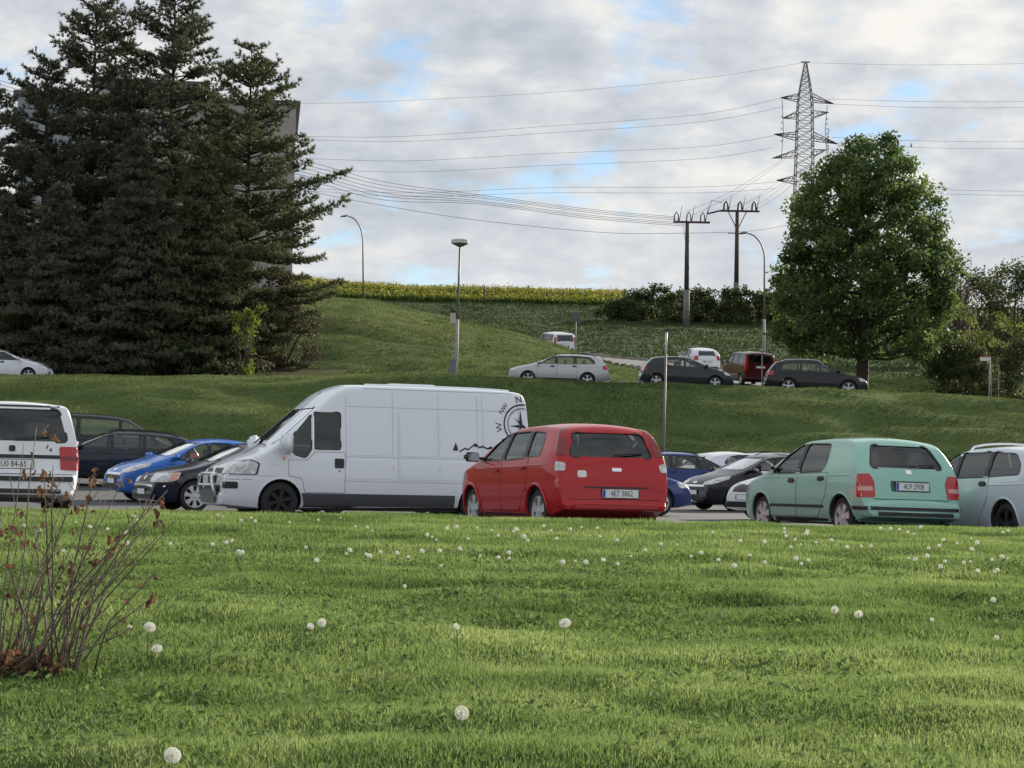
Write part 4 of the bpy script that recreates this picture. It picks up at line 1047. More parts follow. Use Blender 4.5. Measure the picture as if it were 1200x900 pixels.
S['van'] = dict(L=5.72, W=2.02, wr_=.335, wheels=(.98, 4.66), belt=(1.20, 1.20), tumble=.15, crown=.04, edge=.09, plan=(.20, .95, .03, .3), waist=False, lipmat='paint', bgap=.70,
    top=[(0, .50), (.02, .78), (.07, .93), (.40, 1.11), (.80, 1.275), (1.66, 2.04), (1.96, 2.31), (2.16, 2.41), (2.40, 2.45), (4.5, 2.455), (5.42, 2.43), (5.54, 2.38), (5.59, 2.27), (5.66, 1.2), (5.69, .62), (5.71, .58), (5.72, .40)],
    bot=[(0, .25), (.5, .20), (5.0, .26), (5.72, .36)], cabin=(.85, 5.55),
    side_windows=[[(1.21, 1.16), (1.42, 1.10), (1.53, 1.25), (1.53, 1.88), (1.20, 1.50)], q4(1.58, 2.06, 1.26, 1.91)], tinted=(0, 1),
    windscreen=[(-.80, 1.36), (.80, 1.36), (.70, 1.99), (-.70, 1.99)], rear_window=None, pillars=[],
    doors=[[(1.42, .50), (2.14, .50), (2.14, 1.205), (1.60, 1.205), (1.46, 1.06), (1.12, 1.06), (1.12, .78), (1.36, .74)]],
    handles=[], strips=[], mirror=(1.05, 1.33, 1.35), mtall=2.0, mirrormat='paint', spokes=6, rimf=.62, rimmat=principled('dirty_steel', (.025, .025, .026), .8), seatz=.95,
    seats=[(1.95, -.5, .5), (1.95, .5, .5)], tyre=.22, fang=30,
    extras=[('headlight', [(-.26, .80), (.34, .80), (.36, .98), (.27, 1.035), (-.12, 1.01), (-.24, .90)], 'fcorner', LAMP, True, .006),
        ('headlight_surround', [(-.28, .785), (.36, .785), (.38, .99), (.28, 1.05), (-.13, 1.025), (-.26, .91)], 'fcorner', BLACK, True, .003),
        ('grille', q4(-.55, .55, .80, .90), 'front', BLACK, False, .004), ('lower_grille', q4(-.6, .6, .42, .60), 'front', BLACK, False, .004),
        ('badge', q4(-.07, .07, .80, .93), 'front', CHROME, False, .015),
        ('fog_recess', q4(-.13, .13, .54, .66), 'fcorner', BLACK, True, .004),
        ('bumper_line', q4(-.30, .55, .765, .775), 'fcorner', SEAM, True, .002),
        ('side_repeater', q4(1.015, 1.055, 1.05, 1.11), 'side', ORANGE, True, .008),
        ('door_handle', q4(1.95, 2.12, .93, 1.10), 'side', BLACK, True, .012),
        ('keyhole', q4(2.02, 2.05, .86, .89), 'side', REDLAMP, True, .006),
        ('fuel_flap', q4(.78, .98, .98, 1.12), 'side', 'paint', True, .006),
        ('window_seal', [(1.555, 1.25), (1.575, 1.25), (1.575, 1.91), (1.555, 1.91)], 'side', CHROME, True, .006),
        ('tail_light', [(-.1, .75), (.08, .75), (.08, 1.5), (-.1, 1.5)], 'rcorner', REDLAMP, True, .006),
        ('door_gap', q4(-.006, .006, .6, 2.3), 'rear', BLACK, False, .002)],
    plates=[('', 'rear', .7, 0)], special=[van_special])
NEED = ['fusion', 'fabia', 'old_wagon', 'wagon', 'estate', 'fastback', 'small_hatch', 'compact', 'saloon_front', 'suv', 'mpv', 'minivan', 'van']
for k in NEED: DESIGNS[k] = Design(S[k])

def P_(px, d): return (colx(px, d), d)
RED = paint('red', (.46, .008, .014)); MINT = paint('mint', (.30, .56, .47), .1); WHITE = paint('white', (.76, .79, .84)); VANW = paint('van_white', (.81, .85, .91))
SILVERB = paint('silver_blue', (.62, .68, .76), .1); BLK = paint('black', (.010, .011, .015)); NAVYP = paint('navy', (.010, .013, .032)); BLUE = paint('blue', (.035, .17, .60), .2)
DBLUE = paint('dark_blue', (.02, .045, .20), .2); SILV = paint('silver', (.48, .49, .52), .5); GREY = paint('grey_green', (.020, .028, .036), .3); DRED = paint('maroon', (.075, .006, .010), 0)
SMOKE = paint('smoke', (.016, .019, .022), .2); DKB = paint('ink_blue', (.010, .018, .035), .2)
put_car('fusion', 'hatchback_car', 'bright red hatchback seen from behind, parked in front of the white van', 'car', P_(653, 31.0), -21.5, RED)
put_car('fabia', 'hatchback_car', 'mint green hatchback seen from behind, parked right of the red one', 'car', P_(991, 32.2), -20, MINT)
put_car('van', 'panel_van', 'tall white panel van with a compass decal and a front bull bar', 'van', P_(430, 39.7), -111, VANW)
put_car('old_wagon', 'estate_car', 'old white estate with black tailgate band at the left edge, behind the shrub', 'car', P_(3, 29.8), -16, WHITE)
put_car('wagon', 'estate_car', 'pale silver blue estate with dark rear glass at the right edge of the picture', 'car', P_(1184, 32.0), -19, SILVERB)
put_car('small_hatch', 'hatchback_car', 'black hatchback facing left with pale headlight, between the red and the mint green car', 'car', P_(887, 57.6), -116, BLK)
put_car('compact', 'hatchback_car', 'white hatchback with only its front showing from behind the mint green car', 'car', P_(960, 48.4), -116, WHITE)
put_car('small_hatch', 'hatchback_car', 'bright blue hatchback facing left between the ink blue and the black car', 'car', P_(226, 51.5), -118, BLUE)
put_car('saloon_front', 'saloon_car', 'black car with silver alloy wheel, nose beside the bull bar of the white van', 'car', P_(288, 46.2), -116, NAVYP)
put_car('estate', 'estate_car', 'ink blue car with pale windscreen edge, directly behind the old white estate', 'car', P_(132, 58), -104, DKB)
put_car('minivan', 'estate_car', 'long black car with a pale roof edge, behind the ink blue car', 'car', P_(125, 64), 80, SMOKE)
put_car('minivan', 'estate_car', 'black car of which only a roof corner shows above the old white estate', 'car', P_(28, 69), 70, BLK)
put_car('estate', 'estate_car', 'royal blue estate car with its nose behind the tail of the red hatchback', 'car', P_(690, 50), 66, DBLUE)
put_car('estate', 'estate_car', 'dark blue estate with pale windscreen pillar, below the slim lamp post', 'car', P_(800, 63.5), 70, DBLUE)
put_car('small_hatch', 'hatchback_car', 'white hatchback of which the roof shows right of the dark blue estate', 'car', P_(868, 67), 66, WHITE)
put_car('estate', 'estate_car', 'silver estate of which only the roof shows behind the black hatchback', 'car', P_(925, 70), 66, SILV)
put_car('fastback', 'hatchback_car', 'dark hatchback hidden behind the white van, one wheel showing below it', 'car', P_(440, 46.5), -116, BLK)
# upper road
put_car('estate', 'estate_car', 'silver estate facing left on the upper road, in front of the grassy mound', 'car', P_(652, 98.5), -91, SILV)
put_car('fastback', 'hatchback_car', 'dark grey hatchback facing right on the upper road behind the slim lamp post', 'car', P_(800, 97), 86, GREY)
put_car('suv', 'suv', 'black car with pale roof rails facing right on the upper road under the chestnut tree', 'car', P_(953, 99), 92, BLK)
put_car('small_hatch', 'hatchback_car', 'small white hatchback seen from behind, driving up the side road', 'car', P_(815, 134), -14, WHITE)
put_car('mpv', 'people_carrier', 'dark red people carrier seen from behind at the side road junction', 'car', P_(874, 119), -12, DRED)
put_car('mpv', 'people_carrier', 'far white people carrier half hidden by the shoulder of the grassy mound', 'car', P_(646, 161), -22, WHITE)
put_car('fastback', 'hatchback_car', 'white car at the left edge of the upper road, in front of the pines', 'car', P_(2, 99), 90, WHITE)

# ------------------------------------------------------------------ vegetation
rng = np.random.default_rng(11)
def unit(n):
    v = rng.normal(size=(n, 3)); return v / np.linalg.norm(v, axis=1)[:, None]
def blades(name, x, y, h, w, mat, zfn, var, lean=.45, parent=None, bend=True):
    n = len(x); z = zfn(x, y) - .01; a = rng.uniform(0, 2 * np.pi, n); la = rng.uniform(0, 2 * np.pi, n); ln = np.abs(rng.normal(0, lean, n)) * h
    dx_, dy_ = np.cos(a) * w / 2, np.sin(a) * w / 2; lx, ly = np.cos(la) * ln, np.sin(la) * ln
    P = np.stack([x, y, z], 1)
    A = P + np.stack([-dx_, -dy_, 0 * x], 1); B = P + np.stack([dx_, dy_, 0 * x], 1); T = P + np.stack([lx, ly, h], 1)
    if not bend:
        V = np.stack([A, B, T], 1).reshape(-1, 3); F = np.arange(3 * n).reshape(n, 3)
        return big_mesh(name, V, F, mat, parent, {'var': np.repeat(var, 3)})
    m1 = P + np.stack([lx * .35 - dx_ * .8, ly * .35 - dy_ * .8, h * .6], 1); m2 = P + np.stack([lx * .35 + dx_ * .8, ly * .35 + dy_ * .8, h * .6], 1)
    V = np.stack([A, B, m2, m1, T], 1).reshape(-1, 3); i = 5 * np.arange(n)
    F = np.concatenate([np.stack([i, i + 1, i + 2], 1), np.stack([i, i + 2, i + 3], 1), np.stack([i + 3, i + 2, i + 4], 1)])
    return big_mesh(name, V, F, mat, parent, {'var': np.repeat(var, 5)})
def wedge(n, y0, y1, k=.26, m=1.0, pw=1.0):
    """points over the lawn between two distances, wide enough for a step aside"""
    u = rng.uniform(0, 1, n * 2); y = y0 + (y1 - y0) * u ** pw; x = rng.uniform(-1, 1, n * 2) * (k * y1 + m); ok = np.abs(x) < k * y + m
    return x[ok], y[ok]
GRASS = leafy('grass_blade', (.056, .104, .032), (.190, .268, .100), .45, .75, c3=(.26, .31, .14))
GRASS2 = leafy('slope_grass', (.052, .084, .032), (.150, .190, .074), .24, .8, c3=(.25, .23, .13))
GRASS3 = leafy('hill_grass', (.034, .058, .023), (.066, .096, .038), .15, .75, c3=(.12, .14, .06))
def lawnvar(x, y):
    v = .5 * vnoise(x / .9, y / .7, 21) + .35 * vnoise(x / .22, y / .22, 22) + .15 * vnoise(x / 3, y / 3, 23)
    return np.clip((v - .5) * 1.35 + .5 + rng.normal(0, .13, len(x)), 0, 1)
for y0, y1, n, h, w in ((5.4, 9, 190000, .037, .0045), (9, 14, 200000, .041, .0065), (14, 25.5, 300000, .047, .012)):
    x, y = wedge(n, y0, y1, pw=1.0 if y1 < 20 else 1.15)
    hh = h * (.45 + .75 * vnoise(x / .5, y / .5, 31) + .5 * vnoise(x / 1.7, y / 1.3, 32)) * rng.uniform(.5, 1.15, len(x))
    o = blades('lawn_grass', x, y, hh, w * rng.uniform(.6, 1.3, len(x)), GRASS, Hg, lawnvar(x, y), .5, bend=y1 < 15); tag(o, 'short green lawn grass with uneven hummocks', 'grass', kind='stuff')
def slopevar(x, y):
    v = .4 * vnoise(x / 3.5, y / 1.4, 41) + .35 * vnoise(x / 1.1, y / .5, 42) + .25 * vnoise(x / 9, y / 6, 43)
    return np.clip((v - .5) * 1.5 + .45 + rng.normal(0, .10, len(x)), 0, 1)
def scatter(name, label, x0, x1, y0, y1, n, h, w, mat=GRASS2, keep=None, vf=slopevar, lean=.5):
    x = rng.uniform(x0, x1, n); y = rng.uniform(y0, y1, n)
    ok = dist_rb(x, y) > 3.4
    if keep is not None: ok &= keep(x, y)
    x, y = x[ok], y[ok]
    hh = h * (.5 + vnoise(x / 1.3, y / 1.0, 51)) * rng.uniform(.5, 1.2, len(x))
    o = blades(name, x, y, hh, w * rng.uniform(.6, 1.3, len(x)), mat, Hg, vf(x, y), lean, bend=False); tag(o, label, 'grass', kind='stuff'); return o
scatter('embankment_grass', 'mown grass on the embankment above the car park', -30, 30, 76.3, 93.7, 230000, .085, .035)
scatter('mound_grass', 'grass on the mound behind the upper road', -34, 14, 104, 138, 150000, .12, .05, keep=lambda x, y: np.hypot((x + 22) / 13.5, (y - 110) / 9) + .35 * vnoise(x / 1.6, y / 1.2, 61) > 1.12)
scatter('hillside_grass', 'rough grass on the far hillside', -48, 60, 138, 238, 130000, .20, .16, GRASS3)
scatter('verge_grass', 'grass verge under the chestnut tree', 13, 46, 104, 138, 60000, .14, .06)

def leaves_mesh(name, P, size, mat, parent, var, up=.35, ratio=.55):
    n = len(P); d = unit(n); d[:, 2] = d[:, 2] * .8 - up * .3; d /= np.linalg.norm(d, axis=1)[:, None]
    s_ = np.cross(d, unit(n)); s_ /= np.linalg.norm(s_, axis=1)[:, None] + 1e-9
    L_ = (size * rng.uniform(.6, 1.25, n))[:, None]; W_ = L_ * ratio
    a = P; b = P + d * L_ * .5 + s_ * W_ * .5; c = P + d * L_; e = P + d * L_ * .5 - s_ * W_ * .5
    V = np.stack([a, b, c, e], 1).reshape(-1, 3); F = np.arange(4 * n).reshape(n, 4)
    return big_mesh(name, V, F, mat, parent, {'var': np.repeat(var, 4)})
BARK = principled('bark', (.085, .065, .05), .9, noise=(6, .5), bump=(14, .8, .03))
BARKP = principled('pine_bark', (.055, .042, .034), .9, noise=(4, .5), bump=(12, .8, .03))

def clumpy(centers, rad, per, flat=.8):
    n = len(centers) * per; idx = np.repeat(np.arange(len(centers)), per)
    g = unit(n) * (rng.uniform(0, 1, n) ** .45)[:, None] * np.repeat(rad, per)[:, None]; g[:, 2] *= flat
    return np.asarray(centers)[idx] + g, idx

# --- horse chestnut with its candles
def chestnut(px, d, base_py, top_py):
    s_ = FPX / d; x0 = colx(px, d); z0 = H(x0, d); hgt = H(x0, d) * 0 + (at(px, top_py, d).z - z0)
    root = thing('chestnut_tree', 'broad horse chestnut tree in leaf standing right of the lattice pylon', 'tree', (x0, d, z0))
    prof_h = [2.0, 2.3, 2.8, 3.6, 5, 6.6, 8.2, 9.8, 11.2, hgt]; prof_r = [2.8, 3.8, 4.35, 4.55, 4.45, 4.3, 4.05, 3.5, 2.5, .8]
    offs = [.2, .2, .2, .15, .2, .1, .1, .15, .35, .5]
    C = []; k = 0
    while len(C) < 470:
        z = rng.uniform(2.15, hgt); r = float(np.interp(z, prof_h, prof_r)); 
        if rng.uniform() > (r / 4.8) ** 1.3 + .06: continue
        a = rng.uniform(0, 2 * np.pi); rr = r * rng.uniform(.06, 1) ** .38 * (1 + .10 * (vnoise(np.array([a * 1.6]), np.array([z / 1.3]), 5)[0] - .5) * 2)
        C.append((rr * math.cos(a) + np.interp(z, prof_h, offs), rr * math.sin(a), z))
    C = np.array(C); rad = rng.uniform(.42, .85, len(C)); P, idx = clumpy(C, rad, 135, .75)
    cv = rng.uniform(.1, .8, len(C)); var = np.clip(cv[idx] + rng.normal(0, .16, len(P)), 0, 1)
    cr = leaves_mesh('crown', P, .25, leafy('chestnut_leaf', (.034, .070, .026), (.150, .205, .072), .42, .6), root, var, up=.5, ratio=.5)
    mb = MB(); mb.tube([(0, 0, -.3), (0, 0, .3), (.05, 0, 1.5), (0, 0, 4), (.2, 0, 8), (.45, 0, 11)], [.42, .34, .30, .22, .12, .04], 12); mb.obj('trunk', BARK, root, smooth=True)
    mb = MB()
    for q in C[::6]:
        zb = max(2.0, q[2] - rng.uniform(1.2, 2.8)); t_ = Vector((0, 0, zb)); e_ = Vector(q); m_ = t_.lerp(e_, .5) + Vector((0, 0, -.25)); mb.tube([t_, m_, e_], [.10, .06, .02], 6)
    o = mb.obj('limb', BARK, root, smooth=True)
    out_ = C[np.hypot(C[:, 0], C[:, 1]) > np.interp(C[:, 2], prof_h, prof_r) * .72]; mb = MB()
    for q in out_[rng.integers(0, len(out_), 110)]:
        if q[1] > 1: continue
        p = Vector(q) + Vector((rng.normal(0, .3), -.35, .25)); mb.lathe([(.02, -.02), (.06, .03), (.04, .11), (.01, .19)], c=p, n=6)
    o = mb.obj('blossom', principled('blossom_cream', (.33, .33, .24), .9), root); o['kind'] = 'stuff'
chestnut(1008, 108, 445, 160)

# --- conifers
def conifer(px, d, top_py, rmax, label, kind='pine', name='pine_tree', seed=1, zstart=.12, shape=None, leafc=None, lean=0.0, n_wh=34, extra=None, base_dz=0, opn=.34):
    g = np.random.default_rng(seed); x0 = colx(px, d); z0 = H(x0, d); hgt = at(px, top_py, d).z - z0
    root = thing(name, label, 'tree', (x0, d, z0 + base_dz)); P = []; D_ = []; mb = MB(); V_ = []
    shp = shape or [(0, .75), (.25, 1), (.5, .9), (.75, .62), (.92, .3), (1, .06)]
    tx = lambda z: lean * (z / hgt) ** 1.5 * hgt
    for w in range(n_wh):
        f = zstart + (1 - zstart) * ((w + g.uniform(-.3, .3)) / n_wh); f = min(max(f, .03), .985); zw = f * hgt
        nb = 6 if kind == 'pine' else 8; a0 = g.uniform(0, 6.28)
        for b in range(nb):
            a = a0 + b * 2 * math.pi / nb + g.uniform(-.4, .4); L_ = rmax * float(np.interp(f, [s[0] for s in shp], [s[1] for s in shp])) * (g.uniform(.5, 1.15) if kind == 'pine' else g.uniform(.5, 1.15))
            if L_ < .25: L_ = .25
            z = min(zw + g.uniform(-1, 1) * hgt / n_wh * 1.1, hgt * .99); z = max(z, .15)
            if kind == 'pine' and f < .8 and g.uniform() < .16: L_ *= .45
            rise = (.06 + .62 * (f - .45) + g.uniform(-.16, .16)) if kind == 'pine' else -.20 + .45 * max(0, f - .6) + g.uniform(-.08, .08)
            st = Vector((tx(z), 0, z)); dirv = Vector((math.cos(a), math.sin(a), 0)); side = Vector((-dirv.y, dirv.x, 0))
            up_ = rise * L_; curl = (.14 if kind == 'pine' else .12) * L_
            pts = [st + dirv * (L_ * t) + Vector((0, 0, up_ * t + curl * t ** 3)) for t in (0, .35, .7, 1)]
            mb.tube(pts, [.045 + .02 * (1 - f), .035, .022, .008], 4, cap=False)
            ns = max(5, int(L_ * (7.5 if kind == 'pine' else 6.5)))
            for k in range(ns):
                t = (opn if kind == 'pine' else .12) + (1 - (opn if kind == 'pine' else .12)) * (k + g.uniform(0, 1)) / ns
                c = st + dirv * (L_ * t) + Vector((0, 0, up_ * t + curl * t ** 3)); sl_ = (.42 * L_ * (1.05 - t) + .14) * g.uniform(.4, 1.0); sg = -1 if (k % 2) else 1
                tip = c + side * sg * sl_ + dirv * sl_ * .5 + Vector((0, 0, (.12 if kind == 'pine' else -.10) * sl_ + g.uniform(-.1, .15)))
                m_ = max(2, int(sl_ * 5.5))
                for j in range(m_ + 1):
                    q = c.lerp(tip, j / m_); P.append((q.x + g.normal(0, .05), q.y + g.normal(0, .05), q.z + g.normal(0, .05)))
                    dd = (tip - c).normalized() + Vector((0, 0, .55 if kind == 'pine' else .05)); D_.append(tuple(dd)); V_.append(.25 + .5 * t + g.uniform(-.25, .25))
    P = np.array(P); D_ = np.array(D_); V_ = np.array(V_); per = 11
    n = len(P) * per; idx = np.repeat(np.arange(len(P)), per)
    dirs = unit(n) * .95 + D_[idx]; dirs /= np.linalg.norm(dirs, axis=1)[:, None]
    s_ = np.cross(dirs, unit(n)); s_ /= np.linalg.norm(s_, axis=1)[:, None] + 1e-9
    ln = (.24 if kind == 'pine' else .20) * rng.uniform(.6, 1.2, n)[:, None]; wd = .056
    A = P[idx] - s_ * wd / 2; B = P[idx] + s_ * wd / 2; T = P[idx] + dirs * ln
    V = np.stack([A, B, T], 1).reshape(-1, 3); F = np.arange(3 * n).reshape(n, 3)
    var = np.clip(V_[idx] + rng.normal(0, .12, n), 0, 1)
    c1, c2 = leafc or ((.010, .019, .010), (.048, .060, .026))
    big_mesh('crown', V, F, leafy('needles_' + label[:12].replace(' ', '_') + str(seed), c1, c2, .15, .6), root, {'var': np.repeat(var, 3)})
    tb = MB(); tb.tube([(tx(hgt * t), 0, hgt * t - (.4 if t == 0 else 0)) for t in (0, .2, .4, .6, .8, 1)], [.24, .20, .16, .12, .07, .015], 9); tb.obj('trunk', BARKP, root, smooth=True)
    b_ = mb.obj('branch', BARKP, root, smooth=True); b_['kind'] = 'stuff'
    return root
G_ = 'pines in front of the grey building'
OL = ((.038, .048, .033), (.140, .152, .096)); DKN = ((.042, .050, .036), (.165, .168, .115)); GRN = ((.038, .054, .032), (.170, .185, .095))
conifer(97, 116, -4, 3.4, 'tall open pine whose crown top reaches the top of the picture, leftmost of the two', seed=2, zstart=.30, shape=[(0, .5), (.3, 1), (.55, 1.0), (.7, .85), (.8, .95), (.9, .5), (1, .25)], n_wh=26, leafc=OL)
conifer(190, 115, -26, 3.7, 'tallest pine, cut by the top of the picture, in front of the raised roof', seed=3, zstart=.25, shape=[(0, .5), (.3, 1), (.6, .9), (.72, .95), (.8, .62), (.9, .55), (1, .2)], n_wh=30, leafc=OL)
conifer(282, 111, 52, 5.0, 'wide pine with one long bough reaching out to the right over the mound', seed=4, zstart=.05, shape=[(0, .5), (.15, .82), (.35, 1), (.5, .95), (.62, .66), (.75, .52), (.88, .36), (1, .10)], n_wh=30, leafc=GRN)
conifer(42, 113, 70, 3.6, 'pine with layered boughs at the left, before the left end of the building', seed=5, zstart=.15, shape=[(0, .6), (.3, 1), (.6, .85), (.8, .6), (1, .15)], n_wh=28, leafc=OL)
conifer(245, 113, 135, 2.7, 'pine squeezed between the tallest pine and the wide pine', seed=14, zstart=.2, n_wh=26, leafc=OL)
conifer(130, 114, 98, 3.2, 'pine filling the space between the two tallest pines', seed=15, zstart=.25, n_wh=24, leafc=OL)
conifer(-22, 114, 84, 3.4, 'pine at the left edge of the picture, mostly cut off', seed=6, zstart=.08, n_wh=26, leafc=OL)
conifer(150, 107, 150, 4.4, 'dense grey green spruce low in the middle of the pines', 'spruce', 'spruce_tree', seed=7, zstart=.03, shape=[(0, 1), (.2, .92), (.5, .6), (.8, .28), (1, .05)], n_wh=32, leafc=DKN)
conifer(228, 107.5, 168, 4.0, 'olive spruce between the grey green spruce and the wide pine', 'spruce', 'spruce_tree', seed=8, zstart=.03, shape=[(0, 1), (.25, .9), (.5, .66), (.8, .36), (1, .05)], n_wh=30, leafc=GRN)
conifer(60, 107, 215, 4.2, 'dark spruce behind the white car of the upper road', 'spruce', 'spruce_tree', seed=9, zstart=.03, shape=[(0, 1), (.3, .9), (.6, .6), (1, .08)], n_wh=26, leafc=DKN)
conifer(0, 109, 235, 4.0, 'dark spruce at the left edge of the picture', 'spruce', 'spruce_tree', seed=10, zstart=.03, shape=[(0, 1), (.3, .9), (.6, .6), (1, .08)], n_wh=24, leafc=DKN)
conifer(108, 110, 250, 3.4, 'dark spruce filling the gap below the tall open pine', 'spruce', 'spruce_tree', seed=12, zstart=.03, shape=[(0, 1), (.3, .9), (.6, .6), (1, .08)], n_wh=26, leafc=DKN)

def bush(name, label, px, d, w, h, dep, leaf, n_cl, per, mat, cat='bush', shape='dome', base=0.0, rad=(.25, .5), group=None, stems=7, dz=0.0, flat=.8, up=.2):
    x0 = colx(px, d); z0 = H(x0, d) + dz; root = thing(name, label, cat, (x0, d, z0), 0, group); C = []
    while len(C) < n_cl:
        a = rng.uniform(0, 2 * np.pi); t = rng.uniform(0, 1)
        if shape == 'dome': e_ = math.sqrt(max(0, 1 - (t * .97) ** 2))
        elif shape == 'vase': e_ = .35 + .65 * t
        else: e_ = math.sin(math.pi * (.18 + .80 * t)) ** .7
        r = e_ * rng.uniform(.15, 1) ** .5 * (1 + .3 * (vnoise(np.array([a * 1.3 + px]), np.array([t * 3]), 9)[0] - .5))
        C.append((r * w / 2 * math.cos(a), r * dep / 2 * math.sin(a), base + t * (h - base) * (1 - .12 * rng.uniform())))
    C = np.array(C); P, idx = clumpy(C, rng.uniform(*rad, len(C)), per, flat); P[:, 2] = np.maximum(P[:, 2], .02)
    cv = rng.uniform(.05, .9, len(C)); var = np.clip(cv[idx] * .7 + .15 + rng.normal(0, .14, len(P)), 0, 1)
    leaves_mesh('crown' if base > .5 else 'foliage', P, leaf, mat, root, var, up=up)
    mb = MB()
    for q in C[::max(1, len(C) // stems)]:
        mb.tube([(q[0] * .1, q[1] * .1, -.2), (q[0] * .5, q[1] * .5, q[2] * .5), tuple(q)], [.05 * h / 3, .03 * h / 3, .01], 5)
    mb.obj('stem', BARK, root, smooth=True); return root
BG1 = leafy('bush_dark', (.026, .042, .018), (.080, .100, .042), .3); BG2 = leafy('bush_mid', (.036, .056, .024), (.115, .140, .055), .35)
BG3 = leafy('bush_lime', (.07, .10, .03), (.19, .24, .07), .35); BG4 = leafy('bush_brown', (.040, .032, .022), (.11, .09, .055), .25)
BG5 = leafy('bush_spring', (.05, .08, .02), (.19, .24, .05), .4); BG6 = leafy('tree_pinkish', (.05, .045, .03), (.18, .15, .11), .3)
# beneath the pines
bush('low_shrub', 'brown twiggy shrub on the mound below the wide pine', 325, 112, 4.2, 4.6, 3, .16, 70, 90, BG4, dz=0, rad=(.3, .7))
bush('low_shrub', 'yellow green spring shrub lit below the wide pine', 282, 104.8, 1.7, 3.9, 1.4, .15, 26, 60, BG5, shape='vase', rad=(.15, .4))
bush('low_shrub', 'dark shrub at the foot of the spruces', 200, 105.2, 6, 1.9, 2.5, .15, 70, 80, BG1)
bush('low_shrub', 'dark green shrub right behind the white car at the left edge', 20, 106, 6, 3.4, 2.5, .16, 80, 80, BG1)
bush('low_shrub', 'small leafy shrub where the mound meets the rapeseed field', 371, 150, 2.6, 2.2, 2, .2, 30, 50, BG1, dz=.6)
# hedge on the ridge, bush by bush
HG = 'bushes of the hedge on the ridge'; ORD = 'first second third fourth fifth sixth seventh eighth ninth tenth eleventh twelfth thirteenth fourteenth fifteenth'.split()
for i, (px, wd, ht) in enumerate([(722, 4, 2.0), (745, 4.5, 2.9), (768, 4.5, 3.5), (792, 4.2, 3.0), (815, 4.5, 3.4), (838, 4.5, 3.0), (861, 4.6, 3.6), (884, 4.4, 3.2), (906, 4.6, 3.4), (930, 5, 3.5), (955, 5, 3.3), (985, 6, 3.6), (1020, 6.5, 3.4), (1055, 6.5, 3.6), (1090, 7, 4.2)]):
    bush('hedge_bush', ORD[i] + ' bush from the left in the dark hedge on the ridge', px, 222 + (i % 3), wd * 1.15, ht, 3.5, .34, 34, 60, (BG1, BG2)[i % 2], group=HG, rad=(.45, .9))
# right hand side thicket
bush('thicket_bush', 'wide dark rounded bush right behind the street name sign', 1128, 106, 4.2, 3.2, 3.5, .13, 150, 110, BG1, rad=(.3, .55))
bush('thicket_bush', 'dark bush cut by the right edge of the picture', 1205, 104, 3.6, 4.0, 3.5, .13, 130, 110, BG1, rad=(.3, .55))
bush('thicket_bush', 'lime green upright shrub rising above the dark bushes', 1160, 113, 3.6, 5.0, 2.5, .15, 60, 60, BG3, shape='vase', rad=(.2, .5))
bush('thicket_tree', 'sparse tree with pinkish twigs at the right flank of the chestnut', 1118, 124, 3.6, 8.0, 3, .20, 60, 22, BG6, cat='tree', base=2.2, shape='oval', rad=(.3, .8), stems=26, up=-.4)
bush('thicket_tree', 'mid green low tree on the skyline at the right edge', 1185, 140, 6.5, 7.4, 4, .22, 110, 70, BG2, cat='tree', base=1.0, shape='oval', rad=(.5, 1.0))
bush('thicket_tree', 'mid green low tree on the skyline beside the pinkish tree', 1148, 143, 4.6, 6.8, 4, .22, 80, 70, BG1, cat='tree', base=1.0, shape='oval', rad=(.5, 1.0))
bush('thicket_tree', 'green tree on the skyline just outside the right edge', 1230, 142, 6.5, 8.0, 4, .22, 90, 70, BG2, cat='tree', base=1.0, shape='oval', rad=(.5, 1.0))
bush('thicket_tree', 'green low tree seen below the boughs of the chestnut', 1088, 150, 5.5, 6.4, 4, .22, 80, 60, BG2, cat='tree', base=.8, shape='oval', rad=(.5, 1.0))

# rapeseed in flower
n = 42000; x = rng.uniform(-75, 13, n); y = rng.uniform(238, 266, n); y = np.where(rng.uniform(0, 1, n) < .3, rng.uniform(238, 243, n), y)
fz = lambda a, b: Hg(a, b)
hh = rng.uniform(.45, 1.15, n); zb = fz(x, y)
V = []; var = []
ang = rng.uniform(0, np.pi, n); w_ = .13; A = np.stack([x - np.cos(ang) * w_, y - np.sin(ang) * w_, zb], 1); B = np.stack([x + np.cos(ang) * w_, y + np.sin(ang) * w_, zb], 1)
hh = np.where(y < 245, hh * .7, hh); T = np.stack([x, y, zb + hh], 1); V1 = np.stack([A, B, T], 1).reshape(-1, 3)
rap = thing('rapeseed_crop', 'rapeseed in yellow flower along the skyline', 'crop', (0, 0, 0)); rap['kind'] = 'stuff'
o = big_mesh('stalks', V1, np.arange(3 * n).reshape(n, 3), leafy('rape_stalk', (.035, .06, .015), (.09, .13, .03), .35), rap, {'var': np.repeat(rng.uniform(0, 1, n), 3)}); o['kind'] = 'stuff'
Pf = np.stack([x, y, zb + hh - .05], 1); Pf = Pf[(y > 243) | (rng.uniform(0, 1, n) < .25)]; nf = len(Pf); Pf = np.repeat(Pf, 2, 0) + rng.normal(0, .10, (2 * nf, 3))
o = leaves_mesh('flowers', Pf, .20, leafy('rape_flower', (.10, .13, .03), (.36, .34, .07), .3), rap, rng.uniform(0, 1, 2 * nf), ratio=.8); o['kind'] = 'stuff'

